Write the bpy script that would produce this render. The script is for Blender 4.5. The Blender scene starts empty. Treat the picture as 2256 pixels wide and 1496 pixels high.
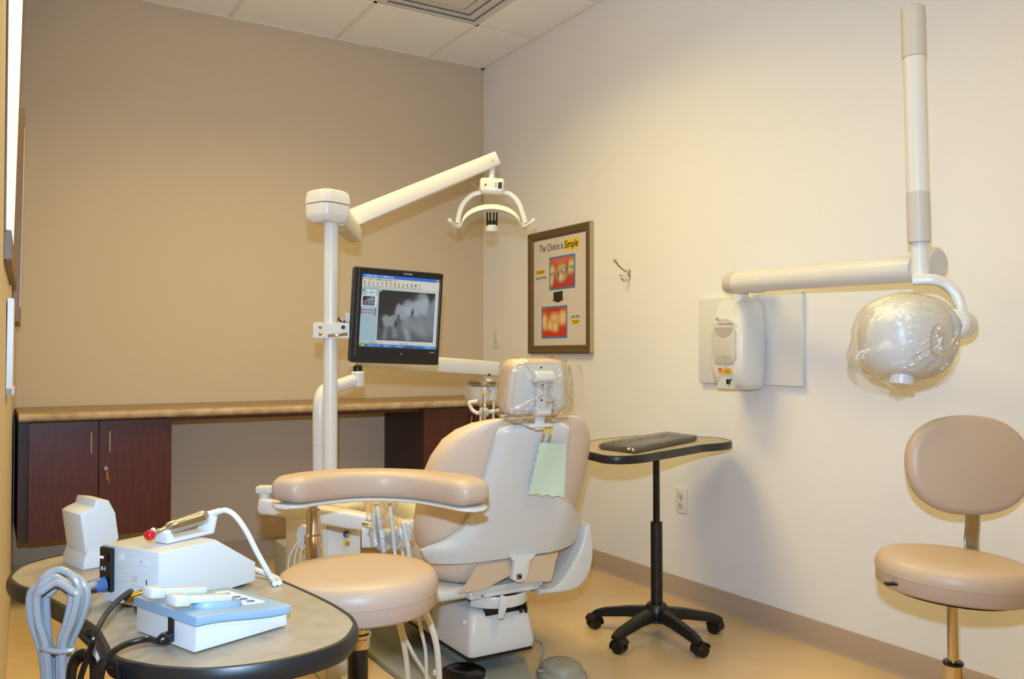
import bpy, bmesh, math, random
from mathutils import Vector, Matrix
random.seed(7)
S = bpy.context.scene
COL = S.collection
V = Vector
R = math.radians

# ------------------------------------------------------------------ camera
F = 1894.0; YAW = R(31.4); PITCH = math.atan(35 / F)
CAM = V((-2.755, -4.87, 1.127))
CR = V((math.cos(YAW), -math.sin(YAW), 0)); FH = V((math.sin(YAW), math.cos(YAW), 0))
CF = FH * math.cos(PITCH) + V((0, 0, math.sin(PITCH))); CU = CR.cross(CF)
cd = bpy.data.cameras.new('camera'); cam = bpy.data.objects.new('camera', cd); COL.objects.link(cam)
cd.sensor_width = 36; cd.lens = 36 * F / 2256; cd.clip_start = 0.02
cam.matrix_world = Matrix(((CR.x, CU.x, -CF.x, CAM.x), (CR.y, CU.y, -CF.y, CAM.y), (CR.z, CU.z, -CF.z, CAM.z), (0, 0, 0, 1)))
S.camera = cam
# ------------------------------------------------------------------ light
S.view_settings.view_transform = 'Standard'; S.view_settings.look = 'None'
S.view_settings.gamma = 1; S.view_settings.exposure = 0.05; S.view_settings.use_curve_mapping = False
w = bpy.data.worlds.new('world'); S.world = w; w.use_nodes = True
w.node_tree.nodes['Background'].inputs[0].default_value = (1, .75, .5, 1)
w.node_tree.nodes['Background'].inputs[1].default_value = 0.02
FLASH_POWER = 265.0; FLASH_COL = (.42, .66, 1.0)
LAMP_POWER = 24.5; LAMP_COL = (1.0, .79, .285)
fl = bpy.data.lights.new('camera_flash', 'SPOT'); fl.spot_size = R(102); fl.spot_blend = .95; fl.energy = FLASH_POWER; fl.color = FLASH_COL; fl.shadow_soft_size = .022
flo = bpy.data.objects.new('camera_flash', fl); flo.matrix_world = Matrix.Translation(V((0, 0, .19)) - CR * .012) @ cam.matrix_world; COL.objects.link(flo)


def ray(px, py): return CF + CR * ((px - 1128) / F) + CU * ((748 - py) / F)
def at(px, py, Z): return CAM + ray(px, py) * Z
def on(ax, val, px, py):
    d = ray(px, py); return CAM + d * ((val - CAM[ax]) / d[ax])
def rx(px, py, x=0): return on(0, x, px, py)
def ry(px, py, y=0): return on(1, y, px, py)
def rz(px, py, z=0): return on(2, z, px, py)
def zat(py, p):            # height of a picture row above the ground point p
    Z = (p - CAM).dot(FH); return CAM.z + Z * (783 - py) / F

# ------------------------------------------------------------------ materials
def lin(c):
    f = lambda v: v / 12.92 if v <= .04045 else ((v + .055) / 1.055) ** 2.4
    return tuple(f(v / 255) for v in c)
MATS = {}
def mat(name, col, rough=.5, metal=0, var=0, scale=20, bump=0, bscale=60, stretch=None, col2=None, spec=None, coat=0):
    m = bpy.data.materials.new(name); m.use_nodes = True; MATS[name] = m
    nt = m.node_tree; b = nt.nodes['Principled BSDF']
    c = lin(col); b.inputs['Base Color'].default_value = (*c, 1); b.inputs['Roughness'].default_value = rough; b.inputs['Metallic'].default_value = metal
    if spec is not None: b.inputs['Specular IOR Level'].default_value = spec
    if coat: b.inputs['Coat Weight'].default_value = coat; b.inputs['Coat Roughness'].default_value = .1
    tc = nt.nodes.new('ShaderNodeTexCoord'); mp = nt.nodes.new('ShaderNodeMapping'); nt.links.new(tc.outputs['Object'], mp.inputs[0])
    if stretch: mp.inputs['Scale'].default_value = stretch
    if var or col2:
        n = nt.nodes.new('ShaderNodeTexNoise'); n.inputs['Scale'].default_value = scale; n.inputs['Detail'].default_value = 5
        nt.links.new(mp.outputs[0], n.inputs['Vector'])
        r = nt.nodes.new('ShaderNodeValToRGB'); r.color_ramp.elements[0].position = .3; r.color_ramp.elements[1].position = .7
        c2 = lin(col2) if col2 else tuple(v * (1 + var) for v in c)
        c1 = c if col2 else tuple(v * (1 - var) for v in c)
        r.color_ramp.elements[0].color = (*c1, 1); r.color_ramp.elements[1].color = (*c2, 1)
        nt.links.new(n.outputs[0], r.inputs[0]); nt.links.new(r.outputs[0], b.inputs['Base Color'])
    if bump:
        n = nt.nodes.new('ShaderNodeTexNoise'); n.inputs['Scale'].default_value = bscale; n.inputs['Detail'].default_value = 4
        nt.links.new(mp.outputs[0], n.inputs['Vector'])
        bp = nt.nodes.new('ShaderNodeBump'); bp.inputs['Strength'].default_value = bump; bp.inputs['Distance'].default_value = .002
        nt.links.new(n.outputs[0], bp.inputs['Height']); nt.links.new(bp.outputs[0], b.inputs['Normal'])
    return m
mat('wall_white', (230, 227, 224), .75, bump=.12, bscale=250)
mat('wall_tan', (202, 183, 157), .75, bump=.12, bscale=250)
mat('wall_left', (206, 190, 168), .75, bump=.12, bscale=250)
mat('tile', (244, 243, 242), .9, var=.03, scale=160, bump=.3, bscale=300)
mat('grid', (232, 227, 219), .6)
mat('floor', (205, 173, 130), .33, var=.09, scale=5, bump=.03, bscale=8, col2=(215, 187, 146))
mat('baseboard', (176, 154, 132), .6)
mat('laminate', (170, 157, 138), .4, var=.12, scale=26, col2=(155, 140, 118))
mat('counter', (156, 130, 96), .4, scale=22, col2=(136, 110, 76))
mat('counter_edge', (186, 164, 132), .45, scale=16, col2=(150, 122, 88))
mat('wood', (66, 25, 13), .36, scale=9, col2=(86, 34, 17), stretch=(14, 14, 1.2), bump=.03)
mat('wood_dark', (40, 22, 17), .45, scale=9, col2=(52, 30, 22), stretch=(10, 10, 1))
mat('vinyl', (216, 195, 174), .42, bump=.10, bscale=420)
mat('vinyl_stool', (191, 167, 146), .42, bump=.10, bscale=420)
mat('cloth', (206, 180, 146), .8, bump=.5, bscale=30)
mat('plastic', (214, 211, 204), .32)
mat('plastic_gray', (200, 198, 190), .38)
mat('shell', (214, 214, 209), .36)
mat('xray_white', (218, 216, 211), .34)
mat('xray_gray', (198, 192, 184), .45)
mat('device', (206, 206, 203), .35)
mat('device_blue', (138, 164, 186), .4)
mat('blue_print', (70, 100, 160), .5)
mat('label_pale', (214, 218, 224), .5)
mat('chrome', (215, 205, 190), .10, 1)
mat('steel', (190, 186, 178), .25, 1)
mat('brass', (196, 150, 80), .25, 1)
mat('black', (18, 17, 17), .4)
mat('black_edge', (30, 29, 30), .38)
mat('black_gloss', (14, 13, 13), .22)
mat('dark_metal', (40, 38, 42), .35, .6)
mat('gray_base', (148, 150, 140), .55)
mat('pedal', (150, 146, 132), .5)
mat('cord_gray', (158, 160, 162), .32)
mat('cord_black', (16, 16, 18), .28)
mat('hose', (222, 216, 202), .35)
mat('yellow', (238, 200, 40), .5)
mat('orange_label', (240, 184, 70), .5)
mat('red', (190, 20, 30), .2)
mat('red_print', (150, 40, 20), .5)
mat('blue', (70, 80, 150), .35)
mat('blue_clear', (70, 100, 150), .15)
mat('bib', (206, 224, 200), .85, bump=.25, bscale=90)
mat('frame_wood', (104, 82, 48), .4, scale=8, col2=(88, 66, 36), stretch=(1, 20, 20))
mat('frame_side', (180, 160, 124), .4)
mat('paper', (210, 201, 194), .35)
mat('ink', (44, 32, 26), .6)
mat('photo_blue', (58, 126, 180), .4)
mat('apron', (52, 46, 56), .6, bump=.4, bscale=25)
mat('plate', (226, 220, 206), .4)
mat('slot', (60, 54, 46), .6)
mat('brown_panel', (120, 92, 62), .45)
mat('left_white', (236, 236, 234), .4)
def film(name, col, strength, rough=.06, scale=18, bump=1.0):
    m = bpy.data.materials.new(name); m.use_nodes = True; MATS[name] = m; nt = m.node_tree; nt.nodes.clear()
    o = nt.nodes.new('ShaderNodeOutputMaterial'); t = nt.nodes.new('ShaderNodeBsdfTransparent'); t.inputs[0].default_value = (*col, 1)
    g = nt.nodes.new('ShaderNodeBsdfGlossy'); g.inputs['Roughness'].default_value = rough; g.inputs[0].default_value = (1, 1, 1, 1)
    fr = nt.nodes.new('ShaderNodeFresnel'); fr.inputs[0].default_value = 1.25
    ma = nt.nodes.new('ShaderNodeMath'); ma.operation = 'MULTIPLY_ADD'; ma.inputs[1].default_value = .45; ma.inputs[2].default_value = strength
    mx = nt.nodes.new('ShaderNodeMixShader')
    tc = nt.nodes.new('ShaderNodeTexCoord'); n = nt.nodes.new('ShaderNodeTexNoise'); n.inputs['Scale'].default_value = scale; n.inputs['Detail'].default_value = 3; n.inputs['Distortion'].default_value = 1.5
    bp = nt.nodes.new('ShaderNodeBump'); bp.inputs['Strength'].default_value = bump; bp.inputs['Distance'].default_value = .02
    nt.links.new(tc.outputs['Object'], n.inputs['Vector']); nt.links.new(n.outputs[0], bp.inputs['Height'])
    nt.links.new(bp.outputs[0], g.inputs['Normal']); nt.links.new(bp.outputs[0], fr.inputs['Normal'])
    nt.links.new(fr.outputs[0], ma.inputs[0]); nt.links.new(ma.outputs[0], mx.inputs[0]); nt.links.new(t.outputs[0], mx.inputs[1]); nt.links.new(g.outputs[0], mx.inputs[2])
    nt.links.new(mx.outputs[0], o.inputs[0])
film('film', (.965, .96, .95), .06, .20, bump=.5)
film('film_light', (.97, .965, .96), .07, .18, scale=30, bump=.35)
film('apron_wrap', (.80, .78, .76), .16, .22, scale=14, bump=.5)
film('clear_plastic', (.93, .91, .85), .05, scale=6, bump=.1)
def emis(name, col, s):
    m = bpy.data.materials.new(name); m.use_nodes = True; MATS[name] = m; b = m.node_tree.nodes['Principled BSDF']
    b.inputs['Base Color'].default_value = (.8, .8, .8, 1); b.inputs['Emission Color'].default_value = (*col, 1); b.inputs['Emission Strength'].default_value = s
emis('lamp_panel', LAMP_COL, 1.6)
emis('glow_white', (.93, .97, 1.0), .62)  # emission added to brighten the left wall panel
emis('led_red', (1, .08, .04), 1.2)
def vcol(name, rough, em):
    m = bpy.data.materials.new(name); m.use_nodes = True; MATS[name] = m; nt = m.node_tree; b = nt.nodes['Principled BSDF']
    a = nt.nodes.new('ShaderNodeAttribute'); a.attribute_name = 'Col'; b.inputs['Roughness'].default_value = rough
    nt.links.new(a.outputs[0], b.inputs['Base Color'])
    if em:
        b.inputs['Base Color'].default_value = (.02, .02, .02, 1)
        for l in list(b.inputs['Base Color'].links): nt.links.remove(l)
        nt.links.new(a.outputs[0], b.inputs['Emission Color']); b.inputs['Emission Strength'].default_value = em
vcol('screen', .35, .85)
vcol('photo', .35, 0)

# ------------------------------------------------------------------ mesh helpers
def root_of(o):
    while o.parent: o = o.parent
    return o
def tag(o, label=None, cat=None, group=None, kind=None):
    if label: o['label'] = label
    if cat: o['category'] = cat
    if group: o['group'] = group
    if kind: o['kind'] = kind
    return o
def thing(name, label, cat, loc, group=None):
    o = bpy.data.objects.new(name, None); COL.objects.link(o); o.location = loc; o.empty_display_size = .1
    return tag(o, label, cat, group)
def mk(name, bm, m, parent=None, smooth=35, label=None):
    me = bpy.data.meshes.new(name)
    bmesh.ops.recalc_face_normals(bm, faces=bm.faces[:])
    if parent is not None: off = V(root_of(parent).location)
    else:
        xs = [v.co for v in bm.verts]
        off = V(((min(c.x for c in xs) + max(c.x for c in xs)) / 2, (min(c.y for c in xs) + max(c.y for c in xs)) / 2, min(c.z for c in xs)))
    for v in bm.verts: v.co -= off
    bm.to_mesh(me); bm.free()
    if smooth:
        me.polygons.foreach_set('use_smooth', [True] * len(me.polygons)); me.set_sharp_from_angle(angle=R(smooth))
    me.materials.append(MATS[m])
    o = bpy.data.objects.new(name, me); COL.objects.link(o)
    if parent is not None: o.parent = parent
    else: o.location = off
    if label: o['label'] = label
    return o
def struct(name, bm, m, parent=None, smooth=35):
    o = mk(name, bm, m, parent, smooth)
    if parent is None: o['kind'] = 'structure'
    return o
def NB(): return bmesh.new()
def merge(bm, t):
    me = bpy.data.meshes.new('t'); t.to_mesh(me); t.free(); bm.from_mesh(me); bpy.data.meshes.remove(me); return bm
def frame(o, x, y, z):
    return Matrix(((x[0], y[0], z[0], o[0]), (x[1], y[1], z[1], o[1]), (x[2], y[2], z[2], o[2]), (0, 0, 0, 1)))
def ortho(o, x, zhint=(0, 0, 1)):      # x axis kept, z near the hint
    x = V(x).normalized(); z = V(zhint); z = (z - x * z.dot(x)).normalized(); return frame(V(o), x, z.cross(x), z)
def box(c, s, bev=0, seg=2, M=None, taper=None, bm=None):
    t = NB(); bmesh.ops.create_cube(t, size=1)
    for v in t.verts:
        k = 1
        if taper and v.co.z > 0: v.co.x *= taper[0]; v.co.y *= taper[1]
        v.co = V((v.co.x * s[0], v.co.y * s[1], v.co.z * s[2]))
    if bev: bmesh.ops.bevel(t, geom=t.edges[:], offset=min(bev, min(s) * .49), segments=seg, profile=.5, affect='EDGES')
    X = Matrix.Translation(V(c)) if M is None else M @ Matrix.Translation(V(c))
    bmesh.ops.transform(t, matrix=X, verts=t.verts)
    return merge(bm, t) if bm else t
def cr(pts, k=6, closed=False):
    pts = [V(p) for p in pts]; n = len(pts); out = []
    for i in range(n if closed else n - 1):
        g = (lambda j: pts[j % n]) if closed else (lambda j: pts[max(0, min(n - 1, j))])
        p0, p1, p2, p3 = g(i - 1), g(i), g(i + 1), g(i + 2)
        for s in range(k):
            t = s / k
            out.append(.5 * ((2 * p1) + (p2 - p0) * t + (2 * p0 - 5 * p1 + 4 * p2 - p3) * t * t + (3 * p1 - p0 - 3 * p2 + p3) * t ** 3))
    if not closed: out.append(pts[-1])
    return out
def tube(pts, r, n=10, k=0, closed=False, bm=None, caps=True, flat=None):
    """sweep; r number or list; flat=(width, height, up) for a rounded bar"""
    if k:
        if isinstance(r, (list, tuple)):
            m = len(pts); rr = []
            for i in range(m - 1):
                for s in range(k): rr.append(r[i] + (r[i + 1] - r[i]) * s / k)
            r = rr + [r[-1]]
        pts = cr(pts, k, closed)
    pts = [V(p) for p in pts]; t = NB(); N = len(pts); rings = []
    up = V((0, 0, 1)) if flat is None else V(flat[2]); prev = None
    for i, p in enumerate(pts):
        a = pts[(i - 1) % N] if (closed or i) else p; b = pts[(i + 1) % N] if (closed or i < N - 1) else p
        d = (b - a).normalized()
        if flat is not None: nx = d.cross(up).normalized(); ny = nx.cross(d)
        else:
            if prev is None: nx = d.cross(V((0, 0, 1)) if abs(d.z) < .9 else V((1, 0, 0))).normalized()
            else: nx = (prev - d * prev.dot(d)).normalized()
            ny = d.cross(nx); prev = nx
        q = r[i] if isinstance(r, (list, tuple)) else r
        ring = []
        for j in range(n):
            an = 2 * math.pi * j / n + (math.pi / n if flat else 0)
            c, s = math.cos(an), math.sin(an)
            if flat is not None:
                e = .38; c = math.copysign(abs(c) ** e, c) * flat[0]; s = math.copysign(abs(s) ** e, s) * flat[1]
                ring.append(t.verts.new(p + (nx * c + ny * s) * q))
            else: ring.append(t.verts.new(p + nx * (c * q) + ny * (s * q)))
        rings.append(ring)
    for i in range(N if closed else N - 1):
        A, B = rings[i], rings[(i + 1) % N]
        for j in range(n): t.faces.new((A[j], A[(j + 1) % n], B[(j + 1) % n], B[j]))
    if caps and not closed: t.faces.new(rings[0][::-1]); t.faces.new(rings[-1])
    return merge(bm, t) if bm else t
def lathe(prof, n=32, M=None, bm=None, caps=True):
    t = NB(); rings = []
    for r, z in prof:
        rings.append([t.verts.new((max(r, 1e-5) * math.cos(2 * math.pi * j / n), max(r, 1e-5) * math.sin(2 * math.pi * j / n), z)) for j in range(n)])
    for A, B in zip(rings, rings[1:]):
        for j in range(n): t.faces.new((A[j], A[(j + 1) % n], B[(j + 1) % n], B[j]))
    if caps: t.faces.new(rings[0][::-1]); t.faces.new(rings[-1])
    if M is not None: bmesh.ops.transform(t, matrix=M, verts=t.verts)
    return merge(bm, t) if bm else t
def T(p): return Matrix.Translation(V(p))
def cyl(a, b, r, n=20, bev=0, bm=None, r2=None):
    a, b = V(a), V(b); L = (b - a).length; r2 = r if r2 is None else r2
    pr = [(r, 0), (r2, L)] if not bev else [(r - bev, 0), (r, bev), (r2, L - bev), (r2 - bev, L)]
    z = (b - a).normalized(); x = z.orthogonal().normalized()
    return lathe(pr, n, frame(a, x, z.cross(x), z), bm)
def prism(outline, z0, z1, M=None, bev=0, seg=2, bm=None):
    t = NB(); lo = [t.verts.new((p[0], p[1], z0)) for p in outline]; hi = [t.verts.new((p[0], p[1], z1)) for p in outline]; n = len(lo)
    t.faces.new(lo[::-1]); t.faces.new(hi)
    for j in range(n): t.faces.new((lo[j], lo[(j + 1) % n], hi[(j + 1) % n], hi[j]))
    if bev:
        bmesh.ops.recalc_face_normals(t, faces=t.faces[:])
        es = [e for e in t.edges if abs(e.verts[0].co.z - e.verts[1].co.z) < 1e-7]
        bmesh.ops.bevel(t, geom=es, offset=bev, segments=seg, profile=.5, affect='EDGES')
    if M is not None: bmesh.ops.transform(t, matrix=M, verts=t.verts)
    return merge(bm, t) if bm else t
def loft(rings, bm=None, caps=True, closed=True):
    t = NB(); vr = [[t.verts.new(p) for p in r] for r in rings]; n = len(vr[0])
    for A, B in zip(vr, vr[1:]):
        for j in range(n if closed else n - 1): t.faces.new((A[j], A[(j + 1) % n], B[(j + 1) % n], B[j]))
    if caps: t.faces.new(vr[0][::-1]); t.faces.new(vr[-1])
    return merge(bm, t) if bm else t
def rrect(w, h, r, k=5):
    out = []
    for sx, sy, a0 in ((1, 1, 0), (-1, 1, 90), (-1, -1, 180), (1, -1, 270)):
        for i in range(k + 1):
            a = R(a0 + 90 * i / k); out.append((sx * (w / 2 - r) + r * math.cos(a), sy * (h / 2 - r) + r * math.sin(a)))
    return out
def superel(cx, cy, a, b, e=.5, n=36):
    o = []
    for j in range(n):
        t = 2 * math.pi * j / n; c, s = math.cos(t), math.sin(t)
        o.append((cx + a * math.copysign(abs(c) ** e, c), cy + b * math.copysign(abs(s) ** e, s)))
    return o
def ball(c, r, bm=None, sc=(1, 1, 1), n=14, M=None):
    t = NB(); bmesh.ops.create_uvsphere(t, u_segments=n, v_segments=max(6, n * 2 // 3), radius=r)
    X = (T(c) if M is None else M @ T(c)) @ Matrix.Diagonal((*sc, 1)); bmesh.ops.transform(t, matrix=X, verts=t.verts)
    return merge(bm, t) if bm else t
def text(s, size, M, m, parent, name='lettering', depth=.0004, bold=0, sx=1):
    c = bpy.data.curves.new('f', 'FONT'); c.body = s; c.size = size; c.extrude = depth; c.offset = bold; c.align_x = 'LEFT'
    o = bpy.data.objects.new('f', c); COL.objects.link(o)
    me = bpy.data.meshes.new_from_object(o.evaluated_get(bpy.context.evaluated_depsgraph_get()))
    bpy.data.objects.remove(o); bpy.data.curves.remove(c)
    t = NB(); t.from_mesh(me); bpy.data.meshes.remove(me)
    wd = max(v.co.x for v in t.verts)
    bmesh.ops.transform(t, matrix=M @ Matrix.Diagonal((sx / wd if sx != 1 else 1, 1, 1, 1)), verts=t.verts)
    return mk(name, t, m, parent, 0)
def picture(nx, ny, fn, M, w, h, m, parent, name):
    t = NB(); lay = t.verts.layers.float_color.new('Col')
    g = [[None] * (nx + 1) for _ in range(ny + 1)]
    for j in range(ny + 1):
        for i in range(nx + 1):
            s, q = i / nx, j / ny; v = t.verts.new(M @ V((s * w, (1 - q) * h, 0))); v[lay] = (*lin(fn(s, q)), 1); g[j][i] = v
    for j in range(ny):
        for i in range(nx): t.faces.new((g[j][i], g[j + 1][i], g[j + 1][i + 1], g[j][i + 1]))
    return mk(name, t, m, parent, 0)

# ================================================================== room
H = 3.0
LX = lambda y: -2.64 + .035 * y            # the left wall runs slightly out of square
YB = -6.6
fo = struct('floor', box((-1.35, -3.3, -.05), (2.95, 6.9, .1)), 'floor', smooth=0)
struct('wall_back', box((-1.3, .05, H / 2), (3.2, .1, H + .2)), 'wall_tan', smooth=0)
struct('wall_right', box((.05, -3.3, H / 2), (.1, 6.8, H + .2)), 'wall_white', smooth=0)
struct('wall_left', prism([(LX(0), 0), (LX(0) - .1, 0), (LX(YB) - .1, YB), (LX(YB), YB)], -.0, H + .1), 'wall_left', smooth=0)
struct('wall_front', box((-1.35, YB - .05, H / 2), (3.2, .1, H + .2)), 'wall_white', smooth=0)
def baseboard(name, a, b, nrm):
    a, b, nrm = V(a), V(b), V(nrm)
    prof = [(0, 0), (.012, 0), (.008, .006), (.006, .02), (.006, .095), (.004, .1), (0, .1)]
    struct(name, loft([[p + nrm * u + V((0, 0, z)) for u, z in prof] for p in (a, b)]), 'baseboard')
baseboard('baseboard_back', (LX(0) + .001, -.0005, 0), (0, -.0005, 0), (0, -1, 0))
baseboard('baseboard_right', (-.0005, 0, 0), (-.0005, YB, 0), (-1, 0, 0))
# suspended ceiling
ce = struct('ceiling', box((-1.35, -3.3, H + .095), (3.0, 6.9, .09)), 'tile', smooth=0)
gx = [-3.45 + .0, -2.845, -2.235, -1.625, -1.012, -.402, .06]
gy = [.02] + [-.63 - .61 * k for k in range(11)]
tiles = {}
TROFF = [(3, 2), (3, 6), (1, 2)]       # cell index (column, first of two rows); third lamp added unseen for evenness
def tile_mesh(wd, hd):
    key = (round(wd, 3), round(hd, 3))
    if key not in tiles:
        t = box((0, 0, .008), (wd - .022, hd - .022, .016), .004, 1); me = bpy.data.meshes.new('ceiling_tile'); t.to_mesh(me); t.free(); me.materials.append(MATS['tile']); tiles[key] = me
    return tiles[key]
for i in range(6):
    for j in range(10):
        if any(i == c and j in (r0, r0 + 1) for c, r0 in TROFF) or (i, j) == (4, 1): continue
        x0, x1 = max(gx[i], LX((gy[j] + gy[j + 1]) / 2) - .0), min(gx[i + 1], -.001); y1, y0 = min(gy[j], -.001), max(gy[j + 1], YB)
        if x1 - x0 < .05: continue
        o = bpy.data.objects.new('ceiling_tile', tile_mesh(x1 - x0, y1 - y0)); COL.objects.link(o); o.parent = ce
        o.location = V(((x0 + x1) / 2, (y0 + y1) / 2, H + random.uniform(-.0008, .0008))) - ce.location
for x in gx[1:-1]:
    struct('ceiling_grid_bar', box((x, -3.3, H + .004), (.024, 6.6, .006)), 'grid', ce, 0)
for y in gy[1:]:
    struct('ceiling_grid_bar', box((-1.4, y, H + .004), (2.8, .024, .006)), 'grid', ce, 0)
struct('wall_angle', box((-.012, -3.3, H - .002), (.024, 6.6, .004)), 'grid', ce, 0)
struct('wall_angle', box((-1.32, -.012, H - .002), (2.64, .024, .004)), 'grid', ce, 0)
# air diffuser of nested square cones
vx, vy = (gx[4] + gx[5]) / 2, (gy[1] + gy[2]) / 2
vt = thing('air_diffuser', 'square ceiling air diffuser with nested frames', 'vent', (vx, vy, H))
def sqring(s0, z0, s1, z1, th=.003):
    r = lambda s, z: [(vx + a * s, vy + b * s, z) for a, b in ((1, 1), (-1, 1), (-1, -1), (1, -1))]
    return loft([r(s0, z0), r(s1, z1), r(s1 - th, z1 + .002), r(s0 - th, z0 + .002), r(s0, z0)], caps=False)
def sqslab(so, zo, si, zi, th=.004):
    r = lambda q, z: [(vx + a * q, vy + b * q, z) for a, b in ((1, 1), (-1, 1), (-1, -1), (1, -1))]
    return loft([r(so, zo), r(si, zi), r(si, zi + th), r(so, zo + th), r(so, zo)], caps=False)
mk('outer_frame', sqslab(.302, H - .003, .264, H - .006), 'plastic', vt, 0)
mk('cone_ring', sqslab(.259, H + .004, .203, H - .006), 'plastic', vt, 0)
mk('cone_ring', sqslab(.198, H + .004, .138, H - .006), 'plastic', vt, 0)
mk('center_plate', box((vx, vy, H - .001), (.266, .266, .006), .002), 'plastic', vt, 0)
mk('backing', box((vx, vy, H + .016), (.60, .60, .006)), 'plastic', vt, 0)
# recessed lamps
for n, (c, r0) in enumerate(TROFF):
    cx, cy = (gx[c] + gx[c + 1]) / 2, (gy[r0] + gy[r0 + 2]) / 2
    t = thing('ceiling_light', ['recessed ceiling lamp panel above the dental chair', 'recessed ceiling lamp panel near the entrance', 'added unseen ceiling lamp panel beside the left wall'][n], 'lamp', (cx, cy, H), 'recessed ceiling lamps')
    mk('lamp_frame', box((cx, cy + .6, H + .003), (.59, .03, .012)), 'plastic', t, 0)
    mk('lamp_frame', box((cx, cy - .6, H + .003), (.59, .03, .012)), 'plastic', t, 0)
    mk('lamp_diffuser', box((cx, cy, H + .010), (.585, 1.17, .006)), 'lamp_panel', t, 0)
    L = bpy.data.lights.new('ceiling_lamp', 'AREA'); L.shape = 'RECTANGLE'; L.size = .56; L.size_y = 1.15; L.energy = LAMP_POWER * (1.0, .7, .6)[n]; L.color = LAMP_COL; L.spread = R(142)
    lo = bpy.data.objects.new('ceiling_lamp', L); COL.objects.link(lo); lo.location = (cx, cy, H - .008)

# ================================================================== counter and cabinets on the back wall
xl = LX(-.3) + .012
ct = thing('countertop', 'long beige laminate countertop along the tan wall', 'countertop', (-1.3, -.3, .835))
mk('slab', box((( xl - .002) / 2, -.295, .8545), (-xl - .008, .58, .035), 0), 'counter', ct, 0)
nose = [(-.585, .875), (-.600, .873), (-.609, .866), (-.612, .857), (-.609, .846), (-.600, .839), (-.585, .836)]
mk('rolled_edge', loft([[(x, y, z) for y, z in nose] for x in (xl + .002, -.006)]), 'counter_edge', ct)
mk('support_rail', box(((-2.005 - .69) / 2, -.50, .8255), (1.311, .02, .022)), 'wood', ct, 0)
def handle(x, y, z, h, parent):
    t = tube([(x, y, z - h / 2), (x, y - .028, z - h / 2 + .001), (x, y - .028, z + h / 2 - .001), (x, y, z + h / 2)], .0048, 8)
    mk('door_handle', t, 'steel', parent)
def cabinet(x0, x1, doors, z0, z1, name, label, hz, hh):
    c = thing(name, label, 'cabinet', ((x0 + x1) / 2, -.27, z0), 'cabinets under the countertop')
    b = box(((x0 + x1) / 2, -.265, (z0 + z1) / 2), (x1 - x0, .53, z1 - z0), .001, 1)
    mk('cabinet_body', b, 'wood_dark', c, 0)
    for a, d, hx in doors:
        o = mk('cabinet_door', box(((a + d) / 2, -.541, (z0 + z1) / 2 - .002), (d - a - .004, .019, z1 - z0 - .004), .0015, 1), 'wood', c)
        handle(hx, -.55, hz, hh, o)
    return c
yd = -.55
cl = cabinet(xl + .002, -2.005, [(xl + .04, -2.318, -2.352), (-2.318, -2.005, -2.276)], .305, .835, 'wall_cabinet', 'dark cherry wall-hung cabinet with a key left in its lock', .735, .098)
dr = cl.children[-1]
lk = mk('lock', lathe([(.0, 0), (.014, 0), (.014, .006), (.010, .012), (0, .012)], 18, frame((-2.289, -.5505, .612), (1, 0, 0), (0, 0, 1), (0, -1, 0))), 'steel', dr)
ky = box((-2.289, -.572, .605), (.003, .018, .020), .001, 1); box((-2.285, -.580, .582), (.010, .003, .040), .001, 1, bm=ky); box((-2.279, -.582, .560), (.006, .002, .03), .001, 1, bm=ky)
mk('key', ky, 'brass', dr)
cabinet(-.69, -.004, [(-.69, -.372, -.405), (-.372, -.06, -.335)], .305, .835, 'wall_cabinet', 'dark cherry wall-hung cabinet behind the dental chair', .735, .098)

# ================================================================== wall fittings
def plate_outlet(name, label, cat, pos, nrm, wd, ht, kind, group=None):
    n = V(nrm); side = V((0, 0, 1)).cross(n); M = frame(pos, side, V((0, 0, 1)), n)
    t = thing(name, label, cat, pos, group)
    mk('cover_plate', prism(rrect(wd, ht, .004, 3), 0.0005, .006, M, .002), 'plate', t)
    if kind == 'outlet':
        for z in (.022, -.022):
            s = mk('socket', prism(rrect(.034, .030, .010, 4), .006, .0085, M @ T((0, z, 0)), .0005), 'plastic', t)
            for dx in (-.007, .007): mk('slot', box((dx, z + .004, .0086), (.0028, .010, .001), M=M), 'slot', s, 0)
            mk('slot', lathe([(.003, 0), (.003, .001)], 8, M @ T((0, z - .008, .0082))), 'slot', s, 0)
        mk('screw', lathe([(.003, 0), (.003, .001)], 8, M @ T((0, 0, .006))), 'steel', t, 0)
    elif kind == 'switch':
        mk('rocker', box((0, 0, .007), (.032, .066, .006), .002, 2, M), 'plastic', t)
plate_outlet('wall_outlet', 'white duplex outlet low on the wall beside the rolling table', 'outlet', (-.0, -1.868, .456), (-1, 0, 0), .074, .115, 'outlet')
plate_outlet('light_switch', 'cream switch plate in the corner left of the poster', 'switch', (-.0, -.175, 1.236), (-1, 0, 0), .075, .118, 'switch')

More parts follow.
